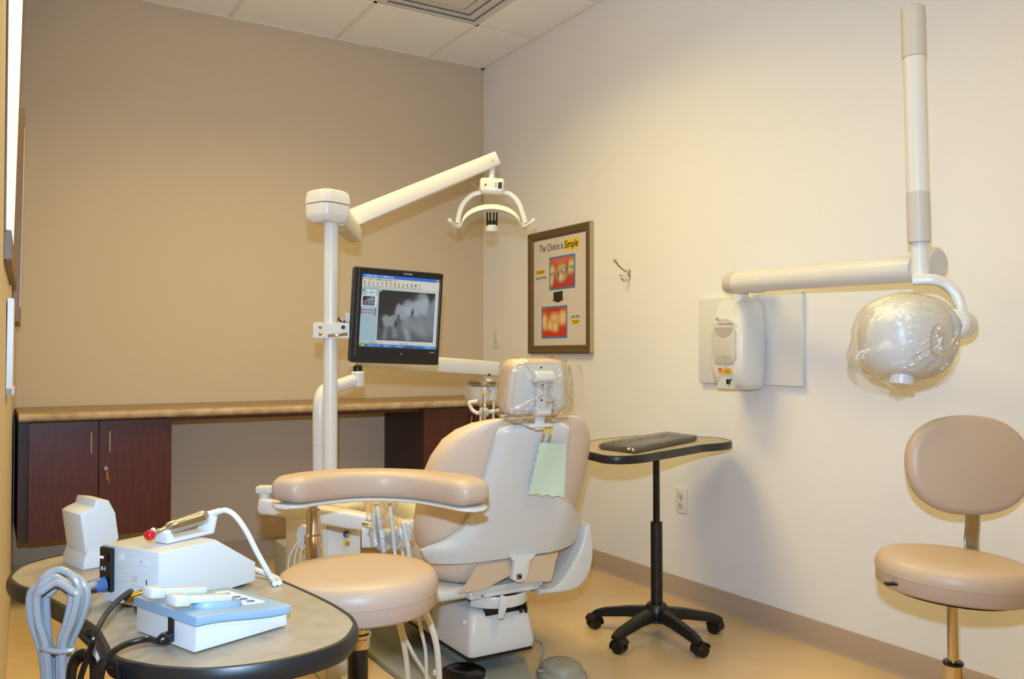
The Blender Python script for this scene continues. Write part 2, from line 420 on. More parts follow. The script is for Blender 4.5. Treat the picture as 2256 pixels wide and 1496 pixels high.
# coat hook
hk = thing('coat_hook', 'chrome double coat hook on the wall right of the poster', 'hook', (0, -1.49, 1.50))
mk('hook_plate', lathe([(.0, 0), (.014, 0), (.012, .005), (0, .007)], 16, frame((-.0005, -1.493, 1.535), (0, 1, 0), (0, 0, 1), (-1, 0, 0)) @ Matrix.Diagonal((.8, 1.9, 1, 1))), 'chrome', hk)
b = tube([(-.004, -1.493, 1.545), (-.03, -1.488, 1.553), (-.055, -1.478, 1.575), (-.072, -1.470, 1.600)], [.006, .0045, .0045, .006], 8, 5)
ball((-.074, -1.469, 1.604), .0095, b); mk('upper_hook', b, 'chrome', hk)
b = tube([(-.004, -1.493, 1.52), (-.018, -1.493, 1.502), (-.036, -1.49, 1.502), (-.046, -1.487, 1.515), (-.048, -1.486, 1.524)], [.006, .0045, .0045, .0045, .005], 8, 5)
ball((-.048, -1.486, 1.527), .008, b); mk('lower_hook', b, 'chrome', hk)

# ------------------------------------------------------------------ poster
PX = -.03
y0, y1, z0, z1 = -.580, -1.193, 1.137, 1.842           # left, right, bottom, top of the frame front
po = thing('framed_poster', 'framed dental poster with two tooth photos, hung beside the corner', 'poster', (0, (y0 + y1) / 2, z0))
PW, PH = y0 - y1, z1 - z0; fw = .047
MP = frame((0, y0, z0), (0, -1, 0), (0, 0, 1), (-1, 0, 0))     # local x to the right, y up, z out of the wall
prof = [(0, .0008), (0, .026), (.005, .030), (.018, .028), (.030, .024), (.036, .026), (.041, .021), (.047, .017), (.047, .0008)]
def rail(a, b, nrm):                # mitred frame rail from corner a to corner b
    a, b, n = V(a), V(b), V(nrm); d = (b - a).normalized(); t = []
    for p, s in ((a, 1), (b, -1)): t.append([MP @ V((*(p + n * u + d * s * u), h)) for u, h in prof])
    return loft(t)
for a, b, n in (((0, 0), (PW, 0), (0, 1)), ((PW, 0), (PW, PH), (-1, 0)), ((PW, PH), (0, PH), (0, -1)), ((0, PH), (0, 0), (1, 0))):
    mk('frame_rail', rail(a, b, n), 'frame_wood', po, 25)
mk('frame_edge', box((PW + .0012, PH / 2, .0135), (.002, PH - .006, .025), M=MP), 'frame_side', po, 0)
mk('sheet', box((PW / 2, PH / 2, .012), (PW - 2 * fw + .01, PH - 2 * fw + .01, .004), M=MP), 'paper', po, 0)
def PL(px, py):
    p = rx(px, py, -.015); return (y0 - p.y, p.z - z0)
def zm(x, y): return (1160 + x / 5.16, 500 + y / 5.16)      # from an enlarged view of the poster
def quadspan(tl, br):
    a, b = PL(*zm(*tl)), PL(*zm(*br)); return a[0], b[1], b[0] - a[0], a[1] - b[1]
def flat(x, y, wd, h, z, m, name): return mk(name, box((x + wd / 2, y + h / 2, z), (wd, h, .0006), M=MP), m, po, 0)
ZS = .0143
a, b = PL(*zm(145, 293)), PL(*zm(415, 250)); text('The Choice is', .058, MP @ T((a[0], a[1], ZS)), 'ink', po, sx=b[0] - a[0])
a, b = PL(*zm(432, 243)), PL(*zm(585, 222)); text('Simple', .058, MP @ T((a[0], a[1] + .001, ZS + .0008)), 'ink', po, sx=b[0] - a[0], bold=.0006)
hx = PL(*zm(427, 268)); hb = PL(*zm(595, 245)); flat(hx[0], hx[1] - .002, hb[0] - hx[0], .062, ZS, 'yellow', 'highlight')
a = PL(*zm(105, 552)); b = PL(*zm(205, 545)); flat(a[0], a[1], b[0] - a[0], .028, ZS, 'yellow', 'highlight')
text('CAD/CAM', .024, MP @ T((a[0] + .006, a[1] + .006, ZS + .0008)), 'ink', po, sx=b[0] - a[0] - .012)
b2 = PL(*zm(232, 580)); text('can turn this...', .026, MP @ T((a[0], a[1] - .026, ZS)), 'ink', po, sx=b2[0] - a[0])
a = PL(*zm(512, 1110)); b = PL(*zm(600, 1108)); flat(a[0], a[1], b[0] - a[0], .028, ZS, 'yellow', 'highlight')
text('TODAY!', .025, MP @ T((a[0] + .005, a[1] + .006, ZS + .0008)), 'ink', po, sx=b[0] - a[0] - .010)
a2 = PL(*zm(495, 1055)); text('...into this', .026, MP @ T((a2[0], a[1] + .036, ZS)), 'ink', po, sx=b[0] - a2[0])
def soft(d, k=14): return 1 / (1 + math.exp(max(-40, min(40, -d * k))))
def el(s, q, cx, cy, a, b, rot=0, e=2.4, k=12):
    c, n = math.cos(R(rot)), math.sin(R(rot)); dx, dy = s - cx, q - cy; u, v = (dx * c + dy * n) / a, (-dx * n + dy * c) / b
    return soft(1 - (abs(u) ** e + abs(v) ** e) ** (1 / e), k)
def mixc(a, b, t): return tuple(x + (y - x) * t for x, y in zip(a, b))
def ph1(s, q):
    c = mixc((206, 74, 56), (176, 52, 40), q); c = mixc(c, (226, 120, 98), .6 * el(s, q, .45, .1, .4, .12, k=4))
    for cx, cy, a, b, r, t in ((.08, .40, .14, .22, 0, .0), (.06, .72, .10, .24, 10, .2), (.5, .48, .27, .31, 12, 0), (.47, .62, .16, .22, -5, .0), (.88, .33, .16, .29, 8, 0)):
        m = el(s, q, cx, cy, a, b, r); sh = el(s, q, cx, cy, a * .7, b * .7, r, k=4)
        c = mixc(c, mixc((160, 130, 88), (220, 202, 164), sh), m)
    c = mixc(c, (140, 126, 104), .8 * el(s, q, .58, .45, .13, .12, 20, k=6)); c = mixc(c, (92, 74, 60), .9 * el(s, q, .34, .55, .035, .1, 5, k=5))
    c = mixc(c, (222, 212, 190), .8 * el(s, q, .57, .42, .06, .035, 30, k=4)); c = mixc(c, (130, 116, 96), .8 * el(s, q, .9, .36, .1, .05, 0, k=5))
    c = mixc(c, (70, 50, 40), .7 * el(s, q, .71, .36, .025, .16, 5, k=4)); c = mixc(c, (150, 120, 86), .7 * el(s, q, .1, .5, .1, .025, 0, k=4))
    return c
def ph2(s, q):
    c = mixc((208, 70, 50), (196, 48, 26), q); c = mixc(c, (150, 22, 14), .6 * el(s, q, .5, .06, .3, .05, k=4))
    for cx, cy, a, b, r in ((.10, .48, .15, .32, -4), (.5, .47, .24, .33, 14), (.34, .6, .15, .2, 0), (.55, .66, .15, .2, 0), (.86, .36, .19, .28, 4)):
        m = el(s, q, cx, cy, a, b, r); sh = el(s, q, cx, cy, a * .75, b * .75, r, k=4)
        c = mixc(c, mixc((196, 140, 88), (232, 200, 142), sh), m)
    c = mixc(c, (176, 120, 76), .6 * el(s, q, .24, .42, .025, .2, 8, k=3)); c = mixc(c, (190, 140, 92), .5 * el(s, q, .5, .45, .14, .02, -30, k=3))
    return c
for tl, br, fn, lab in (((258, 350), (553, 690), ph1, 'decayed tooth photo'), ((170, 912), (462, 1262), ph2, 'restored tooth photo')):
    a = PL(*zm(tl[0], tl[1])); b = PL(*zm(br[0], br[1])); x, y, wd, h = a[0], b[1], b[0] - a[0], a[1] - b[1]
    o = flat(x, y, wd, h, ZS, 'photo_blue', 'photo_border'); e = .010
    picture(60, 70, fn, MP @ T((x + e, y + e, ZS + .0006)), wd - 2 * e, h - 2 * e, 'photo', o, 'photo_print')
a = PL(*zm(357, 735)); b = PL(*zm(357, 860)); hh = a[1] - b[1]; q = .045
mk('arrow', prism([(a[0] - q, a[1] - .002), (a[0] + q, a[1] + .002), (a[0] + q, a[1] - .045), (a[0] + .065, a[1] - .045), (a[0], b[1]), (a[0] - .065, a[1] - .045), (a[0] - q, a[1] - .045)], ZS, ZS + .0006, MP), 'ink', po, 0)

# ------------------------------------------------------------------ things on the left wall (seen almost edge on)
def left_panel(ya, yb, z0, z1, d, lean, off=.001):
    """rings for a slab on the left wall; lean = extra stand-off at the top"""
    nx = V((1, -.035, 0)).normalized()
    P = lambda y, z, k: V((LX(y), y, z)) + nx * (off + k)
    r0 = [P(ya, z0, 0), P(yb, z0, 0), P(yb, z0, d), P(ya, z0, d)]
    r1 = [P(ya, z1, lean), P(yb, z1, lean), P(yb, z1, d + lean), P(ya, z1, d + lean)]
    return loft([r0, r1])
fp = thing('wall_panel', 'glossy white panel with added glow and a brown ledge at the left picture edge', 'panel', (LX(-1.9), -1.9, 1.36))
def left_quad(ya, yb, z0, z1, o0, o1, oft, th):
    """slab on the left wall: stand-off o0 at the near end, o1 at the far bottom, oft at the far top"""
    nx = V((1, -.035, 0)).normalized(); P = lambda y, z, k: V((LX(y), y, z)) + nx * k
    return loft([[P(ya, z0, o0), P(yb, z0, o1), P(yb, z0, o1 + th), P(ya, z0, o0 + th)], [P(ya, z1, o0), P(yb, z1, oft), P(yb, z1, oft + th), P(ya, z1, o0 + th)]])
mk('glossy_face', left_quad(-2.33, -1.405, 1.45, 2.65, .005, .006, .034, .002), 'glow_white', fp, 0)  # added glow stands in for a bright reflection on the face
mk('backing', left_quad(-2.34, -1.40, 1.44, 2.66, .001, .001, .026, .004), 'brown_panel', fp, 0)
mk('bottom_ledge', left_quad(-2.34, -1.385, 1.372, 1.446, .001, .001, .001, .016), 'brown_panel', fp, 0)
pn = thing('picture_frame', 'brown wooden frame seen edge-on beside the tan back wall', 'picture frame', (LX(-.6), -.6, 1.26))
mk('outer_frame', left_panel(-1.0, -.27, 1.26, 2.1, .024, .012), 'brown_panel', pn, 0)
mk('picture_sheet', left_panel(-.94, -.33, 1.32, 2.04, .002, .010, .0255), 'paper', pn, 0)
hd = thing('wall_holder', 'slim white holder mounted on the left wall below the glossy panel', 'holder', (LX(-1.75), -1.78, 1.01))
mk('holder_body', left_panel(-1.95, -1.73, 1.01, 1.295, .016, .002), 'plastic', hd, 0)
mk('holder_lip', left_panel(-1.95, -1.73, 1.01, 1.03, .020, .0), 'plastic', hd, 0)

# ================================================================== x-ray machine on the right wall
xm = thing('xray_machine', 'white wall-mounted dental x-ray machine with folded arm', 'x-ray machine', (0, -2.3, 1.0))
pl_ = rrect(.575, .375, .004, 2)
mk('wall_plate', prism([(-x, y) for x, y in pl_], .0008, .022, frame((0, -2.292, 1.192), (0, -1, 0), (0, 0, 1), (-1, 0, 0)), .003), 'xray_white', xm)
# control box: stacked horizontal sections, narrower front and rounded
yc = -2.315
rings = []
for z, ya, yb, dd in ((.985, .045, .045, .08), (.992, .075, .072, .125), (1.02, .09, .086, .150), (1.08, .097, .094, .160), (1.16, .097, .097, .163), (1.24, .094, .095, .160), (1.31, .084, .086, .148), (1.345, .073, .074, .132), (1.362, .055, .055, .10), (1.366, .03, .03, .07)):
    o = []
    for x, y in superel(0, 0, 1, 1, .40, 44):
        o.append((-dd / 2 - .016 - x * dd / 2, yc + (y * ya if y > 0 else y * yb), z))
    rings.append(o)
bx = mk('control_box', loft(rings), 'xray_white', xm, 50)
MX = frame((-.1792, yc, 1.16), (0, -1, 0), (0, 0, 1), (-1, 0, 0))
mk('keypad_panel', prism(rrect(.130, .165, .042, 6), -.004, .0012, MX @ T((.0, .012, 0)), .001), 'xray_gray', bx)
def halfmoon(r, sy, k=14): return [(r * math.cos(math.pi * i / k), sy * r * math.sin(math.pi * i / k)) for i in range(k + 1)]
mat('moon', (176, 168, 160), .5)
mk('keypad_dome', prism(halfmoon(.050, -.80), 0, .0028, MX @ T((0, .082, 0))), 'moon', bx, 0)
mk('keypad_dome', prism(halfmoon(.052, .70), 0, .0028, MX @ T((0, -.066, 0))), 'moon', bx, 0)
ml = frame((-.2085, yc, 1.30), (0, -1, 0), (0, 0, 1), (-1, 0, 0))
mk('logo_bump', prism(halfmoon(.040, .5), -.02, .004, MX @ T((0.004, .097, 0))), 'xray_gray', bx, 0)
mk('logo_line', box((0, .0965, .0015), (.13, .002, .004), M=MX), 'moon', bx, 0)
mk('exposure_knob', lathe([(.008, 0), (.007, .006), (0, .007)], 12, MX @ T((-.038, .118, -.004))), 'moon', bx)
wl = mk('warning_label', box((.004, -.092, -.0015), (.076, .034, .006), M=MX @ Matrix.Rotation(R(4), 4, 'X')), 'orange_label', bx, 0)
for an in (90, 210, 330):
    c = V((-.020, -.092)); 
    tri = [(c.x + .0028 * math.cos(R(an + 180)), c.y + .0028 * math.sin(R(an + 180)))]
    tri = [(c.x + r_ * math.cos(R(an + 180 + d)), c.y + r_ * math.sin(R(an + 180 + d))) for r_, d in ((.003, 30), (.011, 28), (.011, -28), (.003, -30))]
    mk('trefoil_blade', prism(tri, .001, .0026, MX), 'red_print', wl, 0)
for k in range(4): mk('print_line', box((.017, -.088 - .0045 * k, .0018), (.040 - (k == 3) * .012, .0014, .0012), M=MX), 'brown_panel', wl, 0)
mk('print_line', box((.012, -.080, .0018), (.014, .002, .0012), M=MX), 'brown_panel', wl, 0)
mk('rocker_switch', box((.022, -.140, -.008), (.018, .020, .02), .002, 1, MX), 'black', bx)
arc = [(.045 * math.cos(math.pi * i / 12), -.165 + .045 * math.sin(math.pi * i / 12)) for i in range(13)]
mk('cable_recess', prism(arc, -.03, -.006, MX @ T((0, -.004, 0))), 'plastic_gray', bx, 0)
# neck, arms
pj = at(1640, 640, 3.5); pj = V((-.10, -2.33, 1.36))
mk('neck', lathe([(.035, 0), (.034, .04), (.030, .075), (.030, .10)], 24, T((pj.x, pj.y, 1.352))), 'xray_white', xm)
cb = box((pj.x + .01, pj.y - .075, 1.405), (.05, .07, .045), .006); mk('cable_clamp', cb, 'plastic_gray', xm)
A0 = at(1606, 624, 3.50); A1 = at(2010, 592, 2.66); ax = (A1 - A0).normalized()
arm = mk('wall_arm', cyl(A0 + ax * .06, A1 + ax * .02, .042, 28), 'xray_white', xm, label=None)
mk('end_cap', cyl(A0 - ax * .0, A0 + ax * .068, .0435, 28, .008), 'xray_gray', xm)
A2 = at(2050, 582, 2.68)
mk('end_cap', cyl(A2 - ax * .045, A2 + ax * .03, .052, 28, .012), 'xray_gray', xm)
# upright arm
U0 = at(2027, 600, 2.56); U1 = at(2011, 15, 2.56)
ua = (U1 - U0).normalized(); at_u = lambda py: U0 + ua * ((600 - py) / (600 - 15) * (U1 - U0).length)
mk('lower_arm_tube', cyl(at_u(606), at_u(525), .026, 24, r2=.022), 'xray_white', xm)
mk('arm_sleeve', cyl(at_u(535), at_u(422), .0325, 24, .003), 'xray_gray', xm)
mk('upper_arm_tube', cyl(at_u(425), at_u(90), .0312, 24), 'xray_white', xm)
mk('arm_sleeve', cyl(at_u(130), at_u(15), .0338, 24, .006), 'xray_gray', xm)
# yoke and tube head
yk = [at(2010, 618, 2.55), at(2050, 616, 2.53), at(2080, 624, 2.52), at(2103, 645, 2.51), at(2116, 675, 2.50), at(2120, 712, 2.50)]
mk('yoke', tube(yk, [.9, 1, 1, 1, .9, .8], 16, 5, flat=(.030, .016, V((.2, -.3, 1)))), 'xray_white', xm)
HC = at(1992, 742, 2.50)
fw_ = -CF; MH = frame(HC, (CR * .94 + CF * .34).normalized(), CU, ((CR * .94 + CF * .34).normalized()).cross(CU))
rings = []
for d, sx, sy, ox, oy in ((-.105, .05, .05, 0, 0), (-.095, .085, .09, 0, 0), (-.06, .112, .115, 0, 0), (0, .122, .125, 0, 0), (.05, .118, .12, 0, 0), (.085, .10, .10, 0, 0), (.105, .07, .07, 0, 0), (.112, .03, .03, 0, 0)):
    rings.append([MH @ V((x + ox, y + oy, d)) for x, y in superel(0, 0, sx, sy, .8, 40)])
th = mk('tube_head', loft(rings), 'xray_white', xm, 60)
mk('pivot_hub', cyl(at(2100, 712, 2.46), at(2122, 716, 2.56), .042, 24, .008), 'xray_white', xm)
cn = at(1983, 815, 2.45); mk('cone', cyl(at(1990, 785, 2.46), at(1985, 846, 2.455), .033, 24, .002), 'xray_white', xm)
# protective bag over the tube head
def bsil(a, k=0):
    x, y = .136 * math.cos(a), .132 * math.sin(a)
    for a0, w0, dx, dy in ((225, .30, -.040, -.018), (205, .25, -.022, 0), (268, .32, .0, -.022), (350, .55, .050, 0), (40, .4, .012, -.006)):
        d = abs((a - R(a0) + math.pi) % (2 * math.pi) - math.pi); g_ = math.exp(-(d / w0) ** 2); x += dx * g_; y += dy * g_
    ln = 1 + .010 * math.sin(11 * a) + .008 * math.sin(23 * a + 1); return x * ln, y * ln
def hfront(x, y):
    r_ = ((abs(x) / .122) ** 2.5 + (abs(y) / .125) ** 2.5) ** .4; T_ = ((0, .113), (.3, .112), (.57, .106), (.82, .087), (.93, .066), (.985, .03), (1.03, .0), (1.3, -.03), (3, -.05))
    for (a0, b0), (a1, b1) in zip(T_, T_[1:]):
        if r_ <= a1: return b0 + (b1 - b0) * (r_ - a0) / (a1 - a0)
    return -.05
bag = []; NA = 120; kx, ky = .100, .040
for dz, sc in ((-.11, .6), (-.085, .86)): bag.append([MH @ V((x * sc, y * sc, dz)) for x, y in [bsil(2 * math.pi * j / NA) for j in range(NA)]])
for t_ in (0, .08, .18, .3, .42, .55, .68, .8, .9, .97):
    ring = []
    for j in range(NA):
        a = 2 * math.pi * j / NA; x, y = bsil(a); x, y = x + (kx - x) * t_, y + (ky - y) * t_
        fold = abs(math.sin(6.5 * a + .8 * math.sin(3 * a) + 2 * t_)) * .55 + abs(math.sin(15 * a + 1 + 3 * t_)) * .45 + .35 * math.sin(31 * a + 9 * t_)
        ring.append(MH @ V((x, y, hfront(x, y) + .007 + .012 * fold * (t_ * 1.2) ** .5 * (1.15 - t_) + .02 * t_ ** 3)))
    bag.append(ring)
mk('protective_bag', loft(bag, caps=False), 'film_light', xm, 22)
kn = at(2068, 716, 2.38)
mk('bag_knot', tube([kn, kn + V((0, 0, -.03)), kn + V((.004, 0, -.07)), kn + V((.002, -.004, -.085))], [.010, .022, .026, .012], 12, 4), 'film', xm, 60)

# ================================================================== rolling tables
def outline_smooth(pts, k=4): return [(p.x, p.y) for p in cr([V((x, y, 0)) for x, y in pts], k, True)]
def caster(c, ang, parent, z=0):
    d = V((math.cos(ang), math.sin(ang), 0)); s = V((-d.y, d.x, 0)); r = .027
    o = mk('caster', cyl(V(c) + V((0, 0, .03)), V(c) + V((0, 0, .062)), .009, 10), 'black', parent)
    wc = V(c) + V((d.x * .014, d.y * .014, r))
    for k in (-1, 1): mk('wheel', cyl(wc + s * (.006 * k), wc + s * (.023 * k), r, 22, .004), 'black_gloss', o)
    hood = []
    for q in (-.025, .025):
        ring = [wc + s * q + d * ((r + .004) * math.cos(R(a))) + V((0, 0, (r + .004) * math.sin(R(a)))) for a in range(20, 201, 15)]
        ring += [wc + s * q + d * ((r - .001) * math.cos(R(a))) + V((0, 0, (r - .001) * math.sin(R(a)))) for a in range(200, 19, -15)]
        hood.append(ring)
    mk('hood', loft(hood), 'black', o)
def star_base(c, r, a0, parent, top_z, pole=True, m='black', hub=.032):
    c = V(c)
    for k in range(5):
        a = R(a0 + 72 * k); d = V((math.cos(a), math.sin(a), 0)); s = V((-d.y, d.x, 0)); rings = []
        for t_, hw, zt, zb in ((.0, .030, .125, .075), (.06, .027, .122, .075), (.45, .022, .108, .070), (.85, .019, .086, .054), (.97, .018, .074, .050), (1.02, .012, .066, .052)):
            p = c + d * (r * t_); rings.append([p + s * (hw * u) + V((0, 0, zb + (zt - zb) * v)) for u, v in ((-1, 0), (-1, .6), (-.6, 1), (.6, 1), (1, .6), (1, 0))])
        l = mk('base_leg', loft(rings), m, parent, 40)
        caster(c + d * (r * .96), a + random.uniform(.5, 2.6), parent)
    mk('base_hub', lathe([(.02, .06), (.045, .065), (.046, .12), (.036, .135), (.02, .135)], 24, T(c)), m, parent)
def kidney(name, label, outline, z, pole, a0, m_top='laminate', th=.028):
    t = thing(name, label, 'table', (pole[0], pole[1], 0), 'bean-shaped rolling tables')
    o = outline_smooth(outline)
    cx = sum(p[0] for p in o) / len(o); cy = sum(p[1] for p in o) / len(o)
    mk('tabletop', prism(o, z - th, z), m_top, t, 30)
    e = NB(); n = len(o); rings = []
    for i in range(n):
        p, q = V((*o[(i - 1) % n], 0)), V((*o[(i + 1) % n], 0)); d = (q - p).normalized(); nn = V((d.y, -d.x, 0))
        if nn.dot(V((o[i][0] - cx, o[i][1] - cy, 0))) < 0 and False: nn = -nn
        rings.append([V((*o[i], z - th / 2)) + nn * u + V((0, 0, v)) for u, v in ((-.003, th / 2 + .0015), (.003, th / 2 + .0008), (.0058, th * .28), (.0065, 0), (.0058, -th * .28), (.003, -th / 2 - .0008), (-.003, -th / 2 - .0015))])
    rings.append(rings[0]); mk('edge_band', loft(rings, caps=False), 'black_edge', t, 50)
    px_, py_ = pole
    mk('inner_post', cyl((px_, py_, .42), (px_, py_, z - th - .01), .0135, 20), 'black_gloss', t)
    mk('outer_post', cyl((px_, py_, .10), (px_, py_, .46), .0235, 22, .002), 'black', t)
    mk('mount_plate', box((px_, py_, z - th - .006), (.16, .12, .010), .003), 'black', t)
    lv = tube([(px_ - .036, py_, z - th - .008), (px_ - .036, py_, z - th - .03), (px_ + .036, py_, z - th - .03), (px_ + .036, py_, z - th - .008)], .004, 8); mk('release_lever', lv, 'dark_metal', t)
    star_base((px_, py_, 0), .268, a0, t, .12)
    return t
ZB = .77
bt = [(1606, 974), (1585, 977), (1549, 980), (1519, 985), (1483, 991), (1446, 997), (1424, 1001), (1395, 1004), (1358, 1005), (1329, 1003), (1313, 999)]
bo = [tuple(rz(x, y, ZB))[:2] for x, y in bt]
bo += [(-.84, -2.22), (-.76, -2.08), (-.64, -1.99), (-.48, -1.93), (-.30, -1.90), (-.16, -1.93)]
bo += [tuple(rz(x, y, ZB))[:2] for x, y in ((1572, 964), (1596, 967), (1609, 971))]
bo = [(min(x, -.022), y) for x, y in bo]
kidney('rolling_table', 'bean-shaped rolling table with black base by the wall', bo[::-1], ZB, (-.455, -2.215), 49)
# lead apron folded in a clear bag on the table
pad = [rz(x, y, ZB + .02) for x, y in ((1317, 975), (1400, 997), (1534, 966), (1475, 955))]
lo = [rz(x, y, ZB) for x, y in ((1322, 990), (1398, 1000), (1533, 972), (1470, 962))]
ap = thing('folded_apron', 'dark folded lead apron in clear plastic on the rolling table', 'apron', sum((V(p) for p in lo), V()) / 4)
def quadloft(z0, z1, grow, wig, seed, nn=18):
    rnd = random.Random(seed); c = sum((V(p) for p in lo), V()) / 4; c.z = 0
    ring2 = []
    for i in range(4):
        a, b = lo[i], lo[(i + 1) % 4]
        for j in range(nn):
            t_ = j / nn; p = a.lerp(b, t_); p.z = 0; d = (p - c); p = c + d * (1 + grow + wig * rnd.uniform(-1, 1)); ring2.append(p)
    return ring2
r0 = quadloft(0, 0, 0, .004, 1)
c0 = sum(r0, V()) / len(r0)
def lift(r, z, k, jit, seed):
    rnd = random.Random(seed); return [c0 + (p - c0) * k + V((0, 0, z + rnd.uniform(-jit, jit))) for p in r]
rings = [lift(r0, ZB + .0015, .97, 0, 1), lift(r0, ZB + .004, 1, .001, 2), lift(r0, ZB + .017, 1.0, .001, 3), lift(r0, ZB + .021, .97, .001, 4), lift(r0, ZB + .022, .8, .0015, 5), lift(r0, ZB + .023, .5, .002, 6), lift(r0, ZB + .022, .05, 0, 7)]
mk('apron_fold', loft(rings), 'apron', ap, 40)
rings = [lift(r0, ZB + .0012, 1.01, 0, 1), lift(r0, ZB + .012, 1.04, .004, 12), lift(r0, ZB + .022, 1.02, .004, 13), lift(r0, ZB + .026, .93, .0025, 14), lift(r0, ZB + .027, .7, .003, 15), lift(r0, ZB + .027, .4, .003, 16), lift(r0, ZB + .027, .05, 0, 17)]
mk('plastic_wrap', loft(rings, caps=False), 'apron_wrap', ap, 30)

# ---- foreground table
ZF = .70
ft = [(23, 1270), (46, 1249), (89, 1234), (147, 1222), (250, 1212), (400, 1225), (500, 1243), (567, 1262), (613, 1277), (709, 1320), (762, 1351), (778, 1367), (780, 1382), (755, 1412), (691, 1437), (585, 1461), (461, 1474), (355, 1470), (284, 1458), (248, 1444), (234, 1422), (213, 1387), (177, 1362), (142, 1337), (74, 1302), (43, 1291), (27, 1280)]
fo_ = [tuple(rz(x, y, ZF))[:2] for x, y in ft]
fo_ = [(max(x, LX(y) + .012), y) for x, y in fo_]
kidney('rolling_table', 'bean-shaped rolling table in the foreground carrying the small devices', fo_[::-1], ZF, (-2.43, -3.32), 20)

# ---- device A: scaler with sloped front and handpiece rest
B0 = rz(349, 1355, ZF); B1 = rz(564, 1288, ZF); B2 = rz(243, 1322, ZF)
e1 = (B1 - B0); e1.z = 0; LA = e1.length; e1.normalize(); e2 = V((-e1.y, e1.x, 0)); WA = (B2 - B0).dot(e2)
hA = zat(1217, B0) - ZF; hF = zat(1236, B1) - ZF
MA = frame(V((B0.x, B0.y, ZF)), e1, e2, V((0, 0, 1)))
# sloped body: profile in x-z, extruded along y
da = thing('scaler_unit', 'white wedge-shaped scaler unit with a metal handpiece on top', 'dental scaler', (MA @ V((LA / 2, WA / 2, 0))))
sl = .56
prof = [(0, .006), (LA, .006), (LA, hF), (LA * sl, hA * 1.0), (0, hA)]
MA2 = frame(MA.translation, e1, V((0, 0, 1)), -e2)
body = mk('housing', prism(prof, -WA, 0, MA2, .004), 'device', da, 30)
for x in (.02, LA - .02):
    for y in (.02, WA - .02): mk('foot', cyl(MA @ V((x, y, .0003)), MA @ V((x, y, .007)), .007, 10), 'black', da)
MBk = frame(MA @ V((0, WA, 0)), -e2, V((0, 0, 1)), -e1)       # back panel: x from far to near edge
mk('power_inlet', box((WA * .13, hA * .60, .003), (WA * .22, hA * .74, .008), .002, 1, MBk), 'black', da)
mk('power_switch', box((WA * .13, hA * .80, .008), (WA * .12, hA * .14, .004), .001, 1, MBk), 'black_gloss', da)
mk('switch_light', box((WA * .10, hA * .81, .0105), (WA * .06, hA * .04, .001), M=MBk), 'led_red', da, 0)
text('0-1', .010, MBk @ T((WA * .06, hA * .58, .0075)), 'label_pale', da)
for (x, y, a, b_, m_) in ((.70, .80, .26, .075, 'label_pale'), (.72, .81, .06, .04, 'ink'), (.62, .81, .05, .03, 'ink'), (.80, .79, .05, .03, 'ink'), (.36, .84, .07, .10, 'label_pale'), (.72, .68, .12, .02, 'label_pale'), (.36, .66, .14, .015, 'xray_gray'), (.60, .52, .10, .10, 'xray_gray'), (.36, .44, .2, .012, 'xray_gray'), (.70, .40, .3, .012, 'xray_gray'), (.80, .48, .012, .1, 'ink')):
    mk('printed_marking', box((WA * x, hA * y, .0006), (WA * a, hA * b_, .0008), M=MBk), m_, da, 0)
mk('power_plug', tube([MBk @ V((WA * .13, hA * .36, .006)), MBk @ V((WA * .08, hA * .34, .025)), MBk @ V((-.005, hA * .30, .055))], [.013, .012, .007], 12, 4), 'blue_clear', da)
mk('cable_fitting', cyl(MBk @ V((WA * .88, hA * .36, .0)), MBk @ V((WA * .80, hA * .32, .04)), .008, 14, .001), 'brass', da)
# handpiece rest bracket
zb = hA
pax = MA @ V((0, WA * .40, 0))
def pl_pt(px_, py_, extra=0):                   # point on the vertical plane along the unit's axis
    d = ray(px_, py_); n_ = e2; return CAM + d * ((pax - CAM).dot(n_) / d.dot(n_))
def sz(px_, py_): p = pl_pt(px_, py_) - pax; return (p.dot(e1), p.z)
bs = [sz(352, 1176), sz(360, 1172)]
zt0 = hA + .001; bl, br_ = sz(360, 1200)[0], sz(452, 1190)[0]
hl_, hr_ = max(.02, sz(358, 1168)[1] - hA), max(.03, sz(458, 1150)[1] - hA)
bk = [(bl - .004, zt0), (br_ + .006, zt0), (br_ + .014, zt0 + hr_), (br_ + .006, zt0 + hr_ + .002), (br_ - .004, zt0 + .007), (bl + .010, zt0 + .007), (bl + .001, zt0 + hl_), (bl - .008, zt0 + hl_ - .004)]
bb = prism(bk, -.017, .017, frame(V((pax.x, pax.y, ZF)), e1, V((0, 0, 1)), -e2), .0015)
mk('rest_bracket', bb, 'device', da)
hpA = pl_pt(350, 1171); hpB = pl_pt(452, 1137); hx_ = (hpB - hpA).normalized(); HL = (hpB - hpA).length; q = HL / .14
mk('handpiece', lathe([(.003, -.005), (.005, .012 * q), (.006, .02 * q), (.0105, .028 * q), (.0115, .05 * q), (.0115, .115 * q), (.0125, .12 * q), (.0125, .135 * q), (.009, .142 * q)], 20, ortho(hpA, V((0, 0, 1)).cross(hx_), hx_)), 'steel', da)
mk('red_cap', ball(pl_pt(330, 1179), .0095), 'red', da)
mk('cap_link', cyl(pl_pt(334, 1177), hpA, .004, 10), 'steel', da)
mk('white_tip', cyl(pl_pt(338, 1174), pl_pt(337, 1163), .004, 10, .0015), 'device', da)
mk('cable_sleeve', cyl(pl_pt(453, 1137), pl_pt(484, 1126), .008, 14, r2=.006), 'device', da)
s0 = pl_pt(482, 1127); ZT = (s0 - CAM).dot(CF); en = rz(606, 1278, ZF + .006); ZE = (en - CAM).dot(CF)
